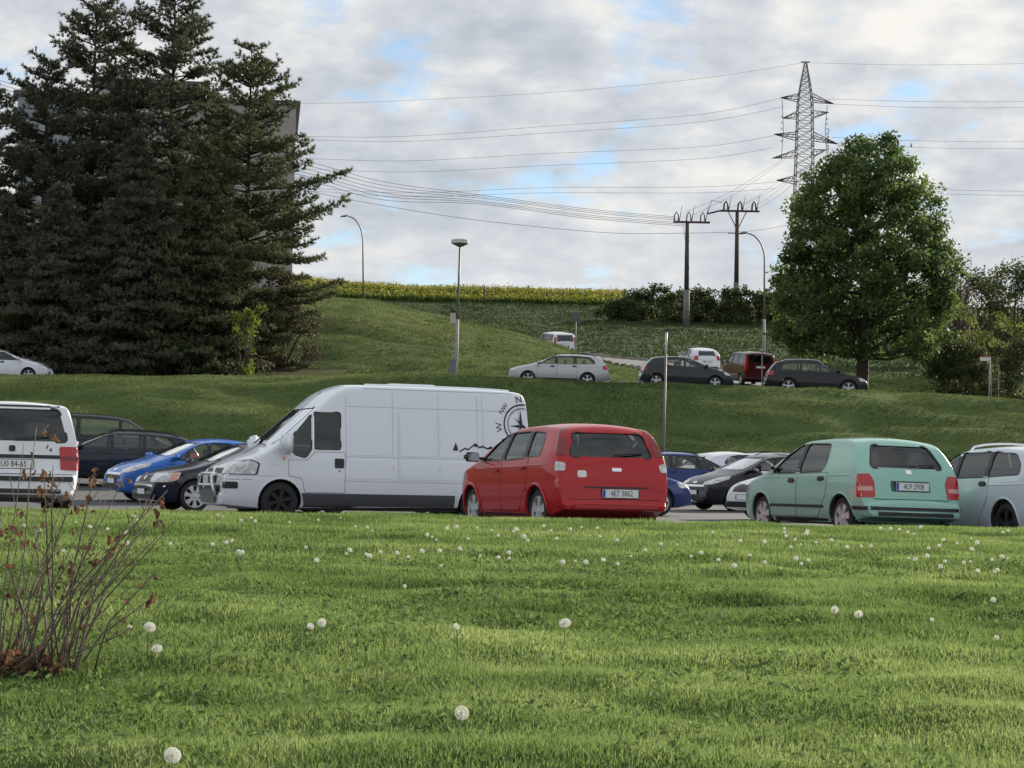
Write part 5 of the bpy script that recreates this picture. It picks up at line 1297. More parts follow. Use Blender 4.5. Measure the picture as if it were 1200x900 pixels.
# plantain, clover and dandelion leaves between the grass
x, y = wedge(5200, 5.4, 16, pw=.8); ok = vnoise(x / .6, y / .6, 77) > .52; x, y = x[ok], y[ok]
cw = np.stack([x, y, Hg(x, y)], 1); idx = np.repeat(np.arange(len(x)), 6); Pw = cw[idx] + np.stack([rng.normal(0, .025, len(idx)), rng.normal(0, .025, len(idx)), rng.uniform(.005, .045, len(idx))], 1)
o = leaves_mesh('lawn_weeds', Pw, .035, leafy('weed_leaf', (.065, .115, .038), (.14, .21, .08), .35, .95), None, rng.uniform(0, 1, len(idx)), up=-.6, ratio=.42); tag(o, 'broad leaved weeds between the lawn grass', 'weeds', kind='stuff')
# dandelion clocks
def lawn_z(x, y): a = np.array([x]); b = np.array([y]); return float(np.interp(y, _by, _bz) + bumps(a, b)[0])
def ray_ground(px, py, dz=0.0):
    v = Fv + Rv * ((px - 600) / FPX) + Uv * ((450 - py) / FPX); v = v / v.y; t = 4.0
    while t < 24.8:
        p = Vector((0, 0, CAMZ)) + v * t
        if p.z <= lawn_z(p.x, p.y) + dz: return p
        t += .06
    return None
STEM = principled('flower_stem', (.16, .2, .08), .7)
cl = bpy.data.materials.new('clock_down'); cl.use_nodes = True; t_ = cl.node_tree; t_.nodes.clear()
o_ = N('ShaderNodeOutputMaterial', t_); d1 = N('ShaderNodeBsdfDiffuse', t_); d1.inputs[0].default_value = (.70, .70, .66, 1); d2 = N('ShaderNodeBsdfTranslucent', t_); d2.inputs[0].default_value = (.85, .85, .82, 1)
mx_ = N('ShaderNodeMixShader', t_); mx_.inputs[0].default_value = .45; t_.links.new(d1.outputs[0], mx_.inputs[1]); t_.links.new(d2.outputs[0], mx_.inputs[2]); t_.links.new(mx_.outputs[0], o_.inputs[0])
def clock_mesh(nray, seed, lop=False):
    g = np.random.default_rng(seed); V_ = []; F_ = []
    R0 = .024
    for k in range(nray):
        z = 1 - 2 * (k + .5) / nray; r = math.sqrt(1 - z * z); a = k * 2.39996
        d = Vector((r * math.cos(a), r * math.sin(a), z))
        if lop and d.x + d.z > .7 and g.uniform() < .8: continue
        s1 = d.orthogonal().normalized(); s2 = d.cross(s1); n0 = len(V_)
        V_ += [s1 * .0006, s1 * -.0006, d * R0 * .82]; F_.append((n0, n0 + 1, n0 + 2))
        for j in range(3):
            th = j * 1.047 + g.uniform(0, 1); u = s1 * math.cos(th) + s2 * math.sin(th); w = d.cross(u) * .0007; n0 = len(V_); c = d * R0 * .86; up_ = d * R0 * .14
            V_ += [c - u * .0050 + up_, c + w, c + u * .0050 + up_, c - w]; F_.append((n0, n0 + 1, n0 + 2, n0 + 3))
    me = bpy.data.meshes.new('seed_head'); me.from_pydata([tuple(v) for v in V_], [], F_); me.materials.append(cl); return me
CM = [clock_mesh(230, 1), clock_mesh(220, 2, True), clock_mesh(120, 3), clock_mesh(160, 4, True)]
cmb_ = MB(); cmb_.lathe([(.0005, -.006), (.0045, -.004), (.006, 0), (.0045, .004), (.0005, .006)], n=8); CORE = bpy.data.meshes.new('receptacle'); CORE.from_pydata([tuple(p) for p in cmb_.v], [], cmb_.f); CORE.materials.append(principled('receptacle_tan', (.30, .27, .18), .8))
def dandelion(px, py, label, group=None, hgt=None, sc=1.0, k=0):
    hgt = hgt or rng.uniform(.07, .13); p = ray_ground(px, py, hgt)
    if p is None: return
    z = lawn_z(p.x, p.y); root = thing('dandelion', label, 'dandelion', (p.x, p.y, z), rng.uniform(0, 6.28), group)
    mb = MB(); bx = rng.uniform(-.015, .015); mb.tube([(bx, 0, -.02), (bx * .5, .004, hgt * .5), (0, 0, hgt)], .0022, 5, cap=False); mb.obj('stem', STEM, root, smooth=True)
    o = bpy.data.objects.new('seed_head', CM[k]); lnk(o, root); o.location = (0, 0, hgt); o.rotation_euler = (rng.uniform(-.5, .5), rng.uniform(-.5, .5), 0); o.scale = (sc * rng.uniform(.85, 1.1), sc, sc * rng.uniform(.78, 1.0))
    c = bpy.data.objects.new('receptacle', CORE); lnk(c, o)
for px, py, sc, lb in ((541, 841, .98, 'largest white dandelion clock, alone in the near grass below the middle'), (662, 731, 1.0, 'white dandelion clock alone in the middle of the lawn below the red hatchback'), (175.5, 736, 1.0, 'large white dandelion clock just right of the dry shrub stems'), (184, 760, .85, 'dandelion clock below and right of the large one beside the dry shrub'),
        (377, 730, .8, 'right one of a pair of dandelion clocks left of the middle'), (364, 734, .65, 'left one of a pair of dandelion clocks left of the middle'), (978, 715, .8, 'left one of a pair of dandelion clocks in the right half of the lawn'), (1006, 720, .85, 'right one of a pair of dandelion clocks in the right half of the lawn'),
        (535, 736, .65, 'small dandelion clock left of the lone one in the middle of the lawn'), (202, 886, 1.0, 'ragged dandelion clock at the lower left border of the picture'), (1164, 706, .7, 'dandelion clock near the right edge, upper of two'), (1168, 748, .5, 'small dandelion clock near the right edge, lower of two'), (249, 639, .6, 'dandelion clock below the bull bar, alone'), (1092, 727, .45, 'tiny dandelion clock right of the pair in the right half'), (281, 648, .7, 'dandelion clock below the front wheel of the van, right of a lone one'), (152, 736, .4, 'tiny dandelion clock at the tips of the dry shrub')):
    dandelion(px, py, lb, sc=sc, k=int(sc * 100) % 4)
GD = 'dandelion clocks strewn over the sunny far part of the lawn'
spots = [(255, 604), (262, 606), (282, 610), (295, 607), (300, 611), (266, 637), (272, 634), (284, 648), (279, 647), (358, 643), (371, 657), (410, 645), (406, 649), (429, 649), (445, 647), (433, 652), (465, 649), (479, 653), (495, 646), (515, 646), (539, 644), (516, 663), (562, 652), (584, 653), (597, 655), (597, 648), (474, 688), (417, 617), (430, 618), (436, 622), (501, 627), (506, 630), (512, 633), (525, 619), (534, 618), (548, 632), (575, 622), (584, 628), (601, 623), (605, 620), (614, 629), (618, 634), (646, 622), (653, 631), (669, 620), (682, 618), (703, 629), (700, 619), (660, 659), (675, 658), (687, 659), (707, 657), (724, 661), (757, 645), (775, 638), (793, 639), (836, 624), (811, 652), (822, 648), (843, 656), (861, 663), (879, 651), (895, 635), (919, 624), (919, 620), (922, 628), (931, 632), (938, 638), (944, 626), (947, 623), (926, 641), (957, 636), (975, 633), (992, 641), (1009, 641), (932, 655), (939, 662), (948, 657), (897, 659), (1032, 619), (1043, 620), (1053, 621), (1063, 624), (1070, 626), (1078, 618), (1089, 642), (1100, 640), (1106, 633), (1121, 637), (1138, 631), (1145, 636), (1139, 644), (1064, 655), (1073, 656), (1086, 652), (1107, 659), (1129, 660), (1137, 660), (1102, 664), (1162, 657), (1174, 653), (1181, 655), (1166, 671), (1147, 670), (1168, 668), (157, 605), (160, 609), (47, 622), (88, 612), (118, 614), (126, 620), (146, 624), (105, 618), (74, 646), (148, 636), (199, 638), (150, 624), (30, 616), (398, 607), (340, 612), (372, 610), (1182, 622), (1176, 624), (740, 652), (1020, 640), (868, 634), (560, 619), (637, 617), (722, 633)]
for i, (px, py) in enumerate(spots):
    dandelion(px + rng.uniform(-1, 1), py, 'small white dandelion clock among many on the sunny far part of the lawn', GD, sc=rng.uniform(.38, .78), k=(i * 7) % 4)

# dry shrub at the lower left: canes with curled dead leaves
def dry_shrub():
    b0 = ray_ground(40, 792); z = float(Hg(np.array([b0.x]), np.array([b0.y]))[0]); root = thing('dry_shrub', 'dry leafless shrub of thin brown canes with curled dead leaves at the lower left', 'shrub', (b0.x, b0.y, z))
    CANE = principled('cane', (.20, .165, .13), .85, noise=(30, .5)); g = random.Random(5); tips = [(3, 590), (12, 560), (28, 520), (43, 500), (52, 560), (62, 545), (70, 600), (78, 575), (95, 560), (105, 600), (112, 548), (122, 640), (130, 570), (146, 560), (160, 600), (168, 640), (172, 610), (178, 585), (186, 592), (196, 575), (20, 640), (60, 650), (90, 660), (205, 610), (178, 700), (150, 690), (8, 660), (-12, 600), (-25, 640), (-15, 560), (110, 690), (38, 600), (100, 640), (140, 620)]
    d = b0.y; leafp = []
    tips += [(tx_ + g.uniform(-22, 22), ty + g.uniform(20, 90)) for tx_, ty in tips[::3]]
    for i, (tx_, ty) in enumerate(tips):
        e_ = at(tx_, ty, d + g.uniform(-.35, .35)); bx = b0 + Vector((g.uniform(-.17, .13) + (tx_ - 80) * .0009, g.uniform(-.12, .12), 0)); bx.z = z - .02
        mid = bx.lerp(e_, .5) + Vector((-.05 * (tx_ - 40) / 120 + g.uniform(-.02, .02), 0, .01)); q = [bx, bx.lerp(mid, .5) + Vector((g.uniform(-.008, .008), 0, 0)), mid, mid.lerp(e_, .5) + Vector((g.uniform(-.01, .01), 0, g.uniform(-.005, .005))), e_]
        q = [p - Vector((b0.x, b0.y, z)) for p in q]; mb = MB(); r = g.uniform(.0022, .0046); mb.tube(q, [r * 1.5, r * 1.25, r, r * .8, r * .45], 5)
        for k in range(g.randint(2, 5)):
            t = g.uniform(.35, .95); a = q[int(t * 4)].lerp(q[min(4, int(t * 4) + 1)], (t * 4) % 1); s_ = Vector((g.uniform(-.05, .06), g.uniform(-.04, .04), g.uniform(.03, .09))); mb.tube([a, a + s_], [r * .5, r * .3], 4)
            if g.random() < .12: leafp.append(a + s_)
        for k in range(g.randint(0, 1)): t = g.uniform(.55, 1.0); leafp.append(q[int(t * 3.99)].lerp(q[int(t * 3.99) + 1], g.random()))
        mb.obj('cane', CANE, root, smooth=True)
    DL = [leafy('dead_leaf', (.085, .050, .032), (.26, .17, .10), .25, .8), leafy('dead_leaf_red', (.07, .04, .028), (.17, .10, .065), .25, .8)]
    def curl(size, seed):
        g2 = np.random.default_rng(seed); U = np.linspace(-1, 1, 6); W = np.linspace(-1, 1, 4); V_ = []
        for u in U:
            for w in W:
                wd = (1 - abs(u) ** 2.2) * .5 + .05; V_.append((u * size, w * wd * size + g2.normal(0, .1) * size, (w * w * .5 + u * u * .35) * size + g2.normal(0, .12) * size))
        F_ = [(i * 4 + j, i * 4 + j + 1, i * 4 + j + 5, i * 4 + j + 4) for i in range(5) for j in range(3)]
        me = bpy.data.meshes.new('dead_leaf'); me.from_pydata(V_, [], F_); a = me.attributes.new('var', 'FLOAT', 'POINT'); a.data.foreach_set('value', g2.uniform(0, 1, len(V_)).astype(np.float32)); me.materials.append(DL[seed % 2 if seed % 5 == 0 else 0]); return me
    LM = [curl(.03 + .004 * (s % 4), s) for s in range(10)]
    # the leaves hang in tufts where the photograph shows them
    for px, py, n_, sp in ((52, 566, 16, .05), (53, 575, 9, .045), (60, 520, 5, .03), (18, 628, 8, .06), (8, 626, 8, .05), (130, 640, 9, .045), (84, 668, 7, .05), (30, 712, 8, .06), (178, 702, 6, .018), (115, 560, 7, .04), (138, 565, 5, .04), (98, 642, 7, .04), (183, 615, 5, .03), (111, 661, 5, .03), (165, 680, 4, .03), (88, 596, 5, .03), (188, 592, 5, .03), (105, 590, 4, .04), (70, 700, 7, .06)):
        c = at(px, py, d + g.uniform(-.2, .1)) - Vector((b0.x, b0.y, z))
        for k in range(n_): leafp.append(c + Vector((g.gauss(0, sp * .6), g.gauss(0, sp * .5), g.gauss(0, sp * .6))))
    for k in range(150):
        a, r = g.uniform(0, 6.28), g.random() ** .7; leafp.append(Vector((math.cos(a) * r * .30 - .12, math.sin(a) * r * .25, abs(g.gauss(0, .055)) * (1.2 - r) + .01)))
    for i, p in enumerate(leafp):
        o = bpy.data.objects.new('dead_leaf', LM[i % len(LM)]); lnk(o, root); o.location = p; o.rotation_euler = (g.uniform(0, 6.3), g.uniform(0, 6.3), g.uniform(0, 6.3)); s_ = g.uniform(.22, .55) if i < len(leafp) - 150 else g.uniform(.5, 1.0); o.scale = (s_,) * 3
dry_shrub()

# ------------------------------------------------------------------ building behind the pines
def building():
    d = 142.0; xl, xr = colx(10, d), colx(336, d); zt = at(200, 116, d).z; zc = at(170, 93, d).z; zb = H((xl + xr) / 2, d) - 3; cx = (xl + xr) / 2; W_ = xr - xl
    root = thing('panel_building', 'grey concrete panel building with flat roof behind the pines', 'building', (cx, d, zb), R(6.5))
    PAN = principled('facade_panel', (.42, .385, .38), .85, noise=(.6, .25), bump=(9, .3)); PAN2 = principled('facade_blue_grey', (.33, .35, .40), .85, noise=(.6, .25)); WING = glass_mat('pane_dark', (.05, .06, .07)); WF = principled('window_frame_grey', (.5, .5, .5), .6)
    mb = MB(); mb.box((0, 6, (zt - zb) / 2), (W_ - .3, 11.6, zt - zb - .2)); mb.box(((colx(95, d) + colx(228, d)) / 2 - cx, 6, (zc - zb) / 2), (colx(228, d) - colx(95, d), 9, zc - zb)); mb.obj('core_wall', PAN, root)
    mb = MB(); mb.box((0, 6, zt - zb + .05), (W_ + .5, 12.4, .28)); mb.obj('roof_slab', principled('roof_felt', (.10, .10, .11), .9), root)
    mb = MB(); mb.box(((colx(95, d) + colx(228, d)) / 2 - cx, 6, zc - zb + .1), (colx(228, d) - colx(95, d) + .4, 9.4, .25)); mb.obj('roof_slab', MATS['roof_felt'], root)
    nx, nz = 8, int((zt - zb) // 2.8); pw = W_ / nx; ph = (zt - zb) / nz
    pm = MB(); pm.box((0, 0, 0), (pw - .05, .16, ph - .05)); pme = pm.obj('wall_panel', PAN, root).data; first = True
    bpy.data.objects.remove([o for o in root.children if o.name.startswith('wall_panel')][0])
    fm = MB()
    for a, b, c, dd in ((0, .72, 1.9, .07), (0, -.72, 1.9, .07), (-.92, 0, .07, 1.4), (.92, 0, .07, 1.4), (0, 0, .06, 1.4)): fm.box((a, 0, b), (c, .09, dd))
    fme = bpy.data.meshes.new('window'); fme.from_pydata([tuple(p) for p in fm.v], [], fm.f); fme.materials.append(WF)
    gme = bpy.data.meshes.new('pane'); gme.from_pydata([(-.9, 0, -.7), (.9, 0, -.7), (.9, 0, .7), (-.9, 0, .7)], [], [(0, 1, 2, 3)]); gme.materials.append(principled('dark_pane', (.03, .04, .05), .08, 0, .3))
    for i in range(nx):
        for k in range(nz):
            o = bpy.data.objects.new('wall_panel', pme); lnk(o, root); o.location = (-W_ / 2 + pw * (i + .5), .08, ph * (k + .5))
            if i < 2: o.material_slots[0].link = 'OBJECT'; o.material_slots[0].material = PAN2
            if (i in (1, 3, 4, 6)) and k > 0:
                w = bpy.data.objects.new('window', fme); lnk(w, root); w.location = (-W_ / 2 + pw * (i + .5), -.035, ph * (k + .5)); g = bpy.data.objects.new('pane', gme); lnk(g, w); g.location = (0, .02, 0)
    for k in range(nz):   # right gable
        o = bpy.data.objects.new('wall_panel', pme); lnk(o, root); o.location = (W_ / 2 - .08, 3, ph * (k + .5)); o.rotation_euler = (0, 0, math.pi / 2)
building()

# ------------------------------------------------------------------ lamps, posts, signs
GALV = principled('galvanised', (.34, .35, .36), .75, .1, noise=(4, .25)); GALVD = principled('weathered_steel', (.24, .22, .22), .6, .4, noise=(3, .3)); LAMPG = principled('lamp_cover', (.55, .55, .52), .3); WOOD = principled('pole_timber', (.085, .065, .055), .85, noise=(3, .4)); POLEC = principled('pole_concrete', (.20, .185, .18), .9, noise=(2, .3)); RUST = principled('rusty_steel', (.10, .055, .05), .8, .2, noise=(5, .4)); CER = principled('insulator_brown', (.045, .022, .018), .7)
def curved_lamp(px, d, top_py, arm_px, label, rr=.065):
    x0 = colx(px, d); z0 = H(x0, d); h = at(px, top_py, d).z - z0; arm = (px - arm_px) * d / FPX
    root = thing('street_lamp', label, 'street lamp', (x0, d, z0), 0, 'curved street lamps'); mb = MB(); lx = (at(px + 3, top_py, d).x - x0) / h
    mb.tube([(0, 0, -.2), (lx * h * .3, 0, h * .35)], [rr * 1.5, rr * 1.35], 10); mb.obj('base_tube', GALV, root, smooth=True)
    pts = [(lx * h * .3, 0, h * .35), (lx * h * .8, 0, h * .80)]
    for k in range(1, 9):
        a = k / 8 * R(88); pts.append((lx * h * .85 - arm * .93 * (1 - math.cos(a)), 0, h * .80 + h * .195 * math.sin(a)))
    mb = MB(); mb.tube(pts, [rr] + [rr * .8] * (len(pts) - 2) + [rr * .6], 8); mb.obj('pole', GALVD, root, smooth=True)
    e_ = pts[-1]; bm = bmesh.new(); bmesh.ops.create_uvsphere(bm, u_segments=14, v_segments=8, radius=1)
    for v in bm.verts: v.co = Vector((v.co.x * .34, v.co.y * .14, v.co.z * (.10 if v.co.z > 0 else .06)))
    bmesh.ops.rotate(bm, matrix=Matrix.Rotation(R(-10), 3, 'Y'), verts=bm.verts); bmesh.ops.translate(bm, vec=(e_[0] - .28, 0, e_[2] + .0), verts=bm.verts); me = bpy.data.meshes.new('lamp_head'); bm.to_mesh(me); bm.free(); fin('lamp_head', me, GALVD, root, True)
curved_lamp(422, 172, 253, 402, 'tall street lamp with curved arm behind the crest of the mound')
curved_lamp(893, 148, 273, 870, 'tall street lamp with curved arm between the power pole and the chestnut')
# post top lamp on the verge
d = 92.4; x0 = colx(531, d); z0 = H(x0, d); h = at(531, 289, d).z - z0; lx = (at(539, 289, d).x - x0) / h
r = thing('street_lamp', 'post top lamp with flat round head and a grey box at its foot', 'street lamp', (x0, d, z0)); mb = MB(); mb.tube([(0, 0, -.2), (lx * h * .45, 0, h * .45)], [.085, .07], 10); mb.obj('base_tube', GALV, r, smooth=True)
mb = MB(); mb.tube([(lx * h * .45, 0, h * .45), (lx * h, 0, h)], [.055, .04], 10); mb.obj('pole', GALVD, r, smooth=True)
mb = MB(); mb.lathe([(.001, .02), (.10, 0), (.30, .10), (.36, .13)], c=(lx * h, 0, h), n=20); mb.obj('lamp_bowl', principled('bowl_dark', (.12, .09, .09), .4), r, smooth=True)
mb = MB(); mb.lathe([(.36, .13), (.37, .14), (.37, .28), (.33, .31), (.001, .33)], c=(lx * h, 0, h), n=20); mb.obj('lamp_cap', LAMPG, r, smooth=True, sharp=40)
mb = MB(); mb.box((-.12, -.12, .36), (.30, .26, .78)); mb.add([(-.29, -.27, .75), (.05, -.27, .75), (.05, .03, .75), (-.29, .03, .75), (-.12, -.27, .86), (-.12, .03, .86)], [(0, 1, 4), (3, 5, 2), (0, 4, 5, 3), (1, 2, 5, 4), (3, 2, 1, 0)]); mb.obj('switch_box', principled('box_grey', (.16, .17, .20), .6), r)
# slim car park lamp with flat head
d = 72.5; x0 = colx(776.5, d); z0 = H(x0, d); h = at(780, 388, d).z - z0; lx = (at(781, 388, d).x - x0) / h
r = thing('street_lamp', 'slim lamp post with small flat head in front of the embankment', 'street lamp', (x0, d, z0)); mb = MB(); mb.tube([(0, 0, -.1), (lx * h * .85, 0, h * .86)], [.046, .034], 10); mb.obj('pole', GALVD, r, smooth=True)
mb = MB(); mb.tube([(lx * h * .85, 0, h * .86), (lx * h, 0, h)], .042, 10); mb.obj('pole_sleeve', principled('white_sleeve', (.6, .6, .6), .5), r, smooth=True)
mb = MB(); mb.box((lx * h + .14, 0, h + .035), (.42, .20, .05), taper=.9); mb.box((lx * h + .0, 0, h + .01), (.12, .1, .05)); mb.obj('lamp_head', BLACK, r)
def post_sign(px, d, base_py, top_py, name, label, cat, build):
    x0 = colx(px, d); z0 = H(x0, d); h = at(px, top_py, d).z - z0; r_ = thing(name, label, cat, (x0, d, z0)); build(r_, h); return r_
def s1(r_, h):
    mb = MB(); mb.tube([(0, 0, -.1), (.03, 0, h)], .045, 8); mb.obj('post', GALV, r_, smooth=True); mb = MB(); mb.box((.03, -.06, h - .3), (.55, .03, .6)); mb.obj('sign_panel', principled('sign_back', (.10, .11, .11), .6), r_)
post_sign(671, 142, 413, 367, 'road_sign', 'grey backed sign on a post above the roof of the silver estate', 'road sign', s1)
def s2(r_, h):
    mb = MB(); mb.tube([(0, 0, -.1), (.02, 0, h)], .04, 8); mb.obj('post', GALVD, r_, smooth=True); mb = MB(); mb.box((-.03, -.05, h - .55), (.30, .10, .62)); mb.obj('box', principled('box_white', (.55, .5, .5), .6), r_)
    mb = MB(); mb.add([(-.26, -.14, h - .2), (.22, -.14, h - .2), (.22, .1, h - .2), (-.26, .1, h - .2), (-.02, -.14, h + .06), (-.02, .1, h + .06)], [(0, 1, 4), (3, 5, 2), (0, 4, 5, 3), (1, 2, 5, 4), (3, 2, 1, 0)]); mb.obj('cover', RUST, r_)
post_sign(527, 131, 392, 362, 'meter_post', 'small pale box with a brown cover on a post, left of the post top lamp', 'box on post', s2)
def s3(r_, h):
    mb = MB(); mb.tube([(0, 0, -.3), (.02, 0, h)], .07, 7); mb.obj('post', WOOD, r_, smooth=True)
post_sign(563, 236, 352, 335, 'field_post', 'short wooden post at the edge of the rapeseed field, left of another', 'post', s3)
post_sign(656, 236, 358, 342, 'field_post', 'short wooden post at the edge of the rapeseed field nearer to the hedge', 'post', s3)
def s4(r_, h):
    mb = MB(); mb.tube([(0, 0, -.1), (.03, 0, h)], .035, 8); mb.obj('post', GALV, r_, smooth=True)
    mb = MB(); mb.box((-.22, -.05, h - .10), (.42, .02, .22)); p = mb.obj('name_plate', principled('sign_white', (.62, .60, .60), .5), r_)
    mb = MB(); mb.box((-.22, -.062, h - .01), (.42, .004, .04)); mb.box((-.22, -.062, h - .20), (.42, .004, .02)); mb.obj('red_border', principled('sign_red', (.35, .06, .06), .5), p)
    mb = MB()
    for a, b in ((.10, .10), (.42, .10)): mb.tube([(a, 0, -.1), (a, 0, h - .35)], .018, 6)
    mb.box((.26, 0, h - .36), (.36, .03, .04)); mb.box((.26, 0, h - 1.0), (.36, .03, .04)); mb.obj('notice_frame', GALVD, r_)
post_sign(1158, 98, 470, 418, 'street_sign', 'street name plate on a thin post before the dark bushes', 'street sign', s4)
def s5(r_, h):
    mb = MB(); mb.tube([(0, 0, -.1), (0, 0, h)], .03, 7); mb.obj('post', GALV, r_, smooth=True); mb = MB(); mb.tube([(-.10, -.04, h - .35), (.10, -.04, h - .35)], .05, 6); mb.obj('marker', LAMPG, r_, smooth=True)
post_sign(891, 109, 420, 402, 'marker_post', 'thin marker post behind the dark red people carrier', 'post', s5)

# ------------------------------------------------------------------ pylon, poles and wires
PYL = principled('pylon_steel', (.26, .27, .28), .55, .6, noise=(1, .3)); WIRE = principled('wire', (.13, .135, .15), 1.0, 0, spec=0)
def bars(mb, segs, r):
    for a, b in segs: mb.tube([a, b], r, 4, cap=False)
PD = 380.0; SP = FPX / PD
px0 = 937.5; x0 = colx(px0, PD); zg = H(x0, PD); py_ = thing('lattice_pylon', 'tall steel lattice pylon with three levels of cross arms', 'pylon', (x0, PD, zg))
def pz(py): return at(942, py, PD).z - zg
zt = pz(73)
def hw(z):
    return float(np.interp(z, [0, pz(345), pz(300), pz(230), pz(120), pz(100), zt], [4.6, 2.7, 2.2, 1.62, 1.25, .85, .18]))
lean = .022
cx_ = lambda z: (at(944, 73, PD).x - x0) * z / zt
levels = [0.0]; z = 0.0
while z < zt - .5:
    z += max(.85, hw(z) * 1.05); levels.append(min(z, zt))
mb = MB(); mb2 = MB()
for za, zb_ in zip(levels, levels[1:]):
    a, b = hw(za), hw(zb_); A = [Vector((cx_(za) + sx * a, sy * a, za)) for sx, sy in ((-1, -1), (1, -1), (1, 1), (-1, 1))]; B = [Vector((cx_(zb_) + sx * b, sy * b, zb_)) for sx, sy in ((-1, -1), (1, -1), (1, 1), (-1, 1))]
    bars(mb, [(A[i], B[i]) for i in range(4)], .085)
    bars(mb2, [(A[i], B[(i + 1) % 4]) for i in range(4)] + [(B[i], B[(i + 1) % 4]) for i in range(4)] + [(B[i], A[(i + 1) % 4]) for i in range(4)], .042)
mb.obj('corner_legs', PYL, py_); mb2.obj('lattice', PYL, py_)
arms = [(115, 915, 121, 977), (139, 917, 131, 971), (158, 907, 168, 982), (186, 905, 175, 968), (212, 910, 210, 940)]
tips = {}
for i, (pl, xl, pr, xr) in enumerate(arms):
    zc = pz((pl + pr) / 2 - (2 if i in (0, 2) else -1)); w_ = hw(zc)
    for sx, pp, xx in ((-1, pl, xl), (1, pr, xr)):
        mb = MB()
        tip = Vector((at(xx, pp, PD).x - x0, 0, pz(pp))); tips[(i, sx)] = tip + Vector((x0, PD, zg))
        for sy in (-1, 1):
            lo = Vector((cx_(zc) + sx * w_, sy * w_, zc - .35)); hi = Vector((cx_(zc) + sx * w_, sy * w_, zc + .75)); bars(mb, [(lo, tip), (hi, tip)], .075)
            for t in (.25, .5, .75): bars(mb, [(lo.lerp(tip, t), hi.lerp(tip, t - .2))], .04)
        mb.obj('cross_arm', RUST if i % 2 == 0 else PYL, py_)
mb = MB(); mb.box((cx_(zt), 0, zt + .05), (1.6, .2, .2)); mb.obj('earth_peak', PYL, py_)
for (xx, a, b) in ((916, 117, 188), (969, 123, 180), (971, 150, 186)):
    mb = MB(); xw = at(xx, (a + b) / 2, PD).x - x0; mb.tube([(xw, -.1, pz(a)), (xw + (.3 if xx < 940 else -.3), -.1, pz((a + b) / 2)), (xw, -.1, pz(b))], [.05, .05, .05], 4)
    for q in range(5): mb.lathe([(.02, 0), (.15, .05), (.02, .35)], c=(xw, -.1, pz(a + (b - a) * (.3 + .1 * q))), n=6)
    mb.obj('jumper_insulator', CER, py_)
def wire(label, pts, r=.034, group='overhead wires'):
    """smooth curve through image points at a given distance"""
    W = [p if isinstance(p, Vector) else at(*p) for p in pts]; res = []; r = max(r * .72, .021)
    for i in range(len(W) - 1):
        p0, p1, p2, p3 = W[max(i - 1, 0)], W[i], W[i + 1], W[min(i + 2, len(W) - 1)]
        for k in range(14):
            f = k / 14; res.append(0.5 * ((2 * p1) + (p2 - p0) * f + (2 * p0 - 5 * p1 + 4 * p2 - p3) * f * f + (3 * p1 - p0 - 3 * p2 + p3) * f ** 3))
    res.append(W[-1]); mb = MB(); mb.tube(res, r, 5, cap=False); o = mb.obj('overhead_wire', WIRE, smooth=True); tag(o, label, 'power line', group)
D0 = PD
wire('topmost earth wire left of the pylon', [(945, 73, D0), (820, 92, D0), (650, 108, D0), (470, 118, D0), (360, 121, D0), (150, 119, D0), (-60, 112, D0)], .03)
wire('topmost earth wire right of the pylon, level', [(950, 73.5, D0), (1060, 76, D0), (1200, 74.5, D0), (1330, 70, D0)], .03)
for (xa, ya, lb, ml, el) in ((916, 115, 'upper one of the upper pair of wires left of the pylon', 147, 160), (918, 125, 'lower one of the upper pair of wires left of the pylon', 155, 164), (907, 159, 'upper one of the middle pair of wires left of the pylon', 179, 186), (906, 173, 'lower one of the middle pair of wires left of the pylon', 193, 198), (910, 213, 'upper one of the lower pair of wires left of the pylon', 219, 221), (908, 221, 'lower one of the lower pair of wires left of the pylon', 225, 224)):
    wire(lb, [(xa, ya, D0), (820, (ya + ml) / 2 + 3, D0), (640, ml + 1, D0), (480, (ml + el) / 2 + 6, D0), (360, el, D0), (150, el - 4, D0), (-60, el - 16, D0)], .036)
for (xa, ya, ml, el, lb) in ((970, 116, 119, 119, 'upper one of the upper pair of wires right of the pylon'), (977, 122, 126, 126, 'lower one of the upper pair of wires right of the pylon'), (975, 161, 165, 166, 'upper one of the middle pair of wires right of the pylon'), (982, 168, 173, 174, 'lower one of the middle pair of wires right of the pylon'), (945, 212, 221, 224, 'upper one of the lower pair of wires right of the pylon'), (960, 217, 226, 229, 'lower one of the lower pair of wires right of the pylon')):
    wire(lb, [(xa, ya, D0), (1080, ml, D0), (1200, el, D0), (1330, el - 3, D0)], .036)
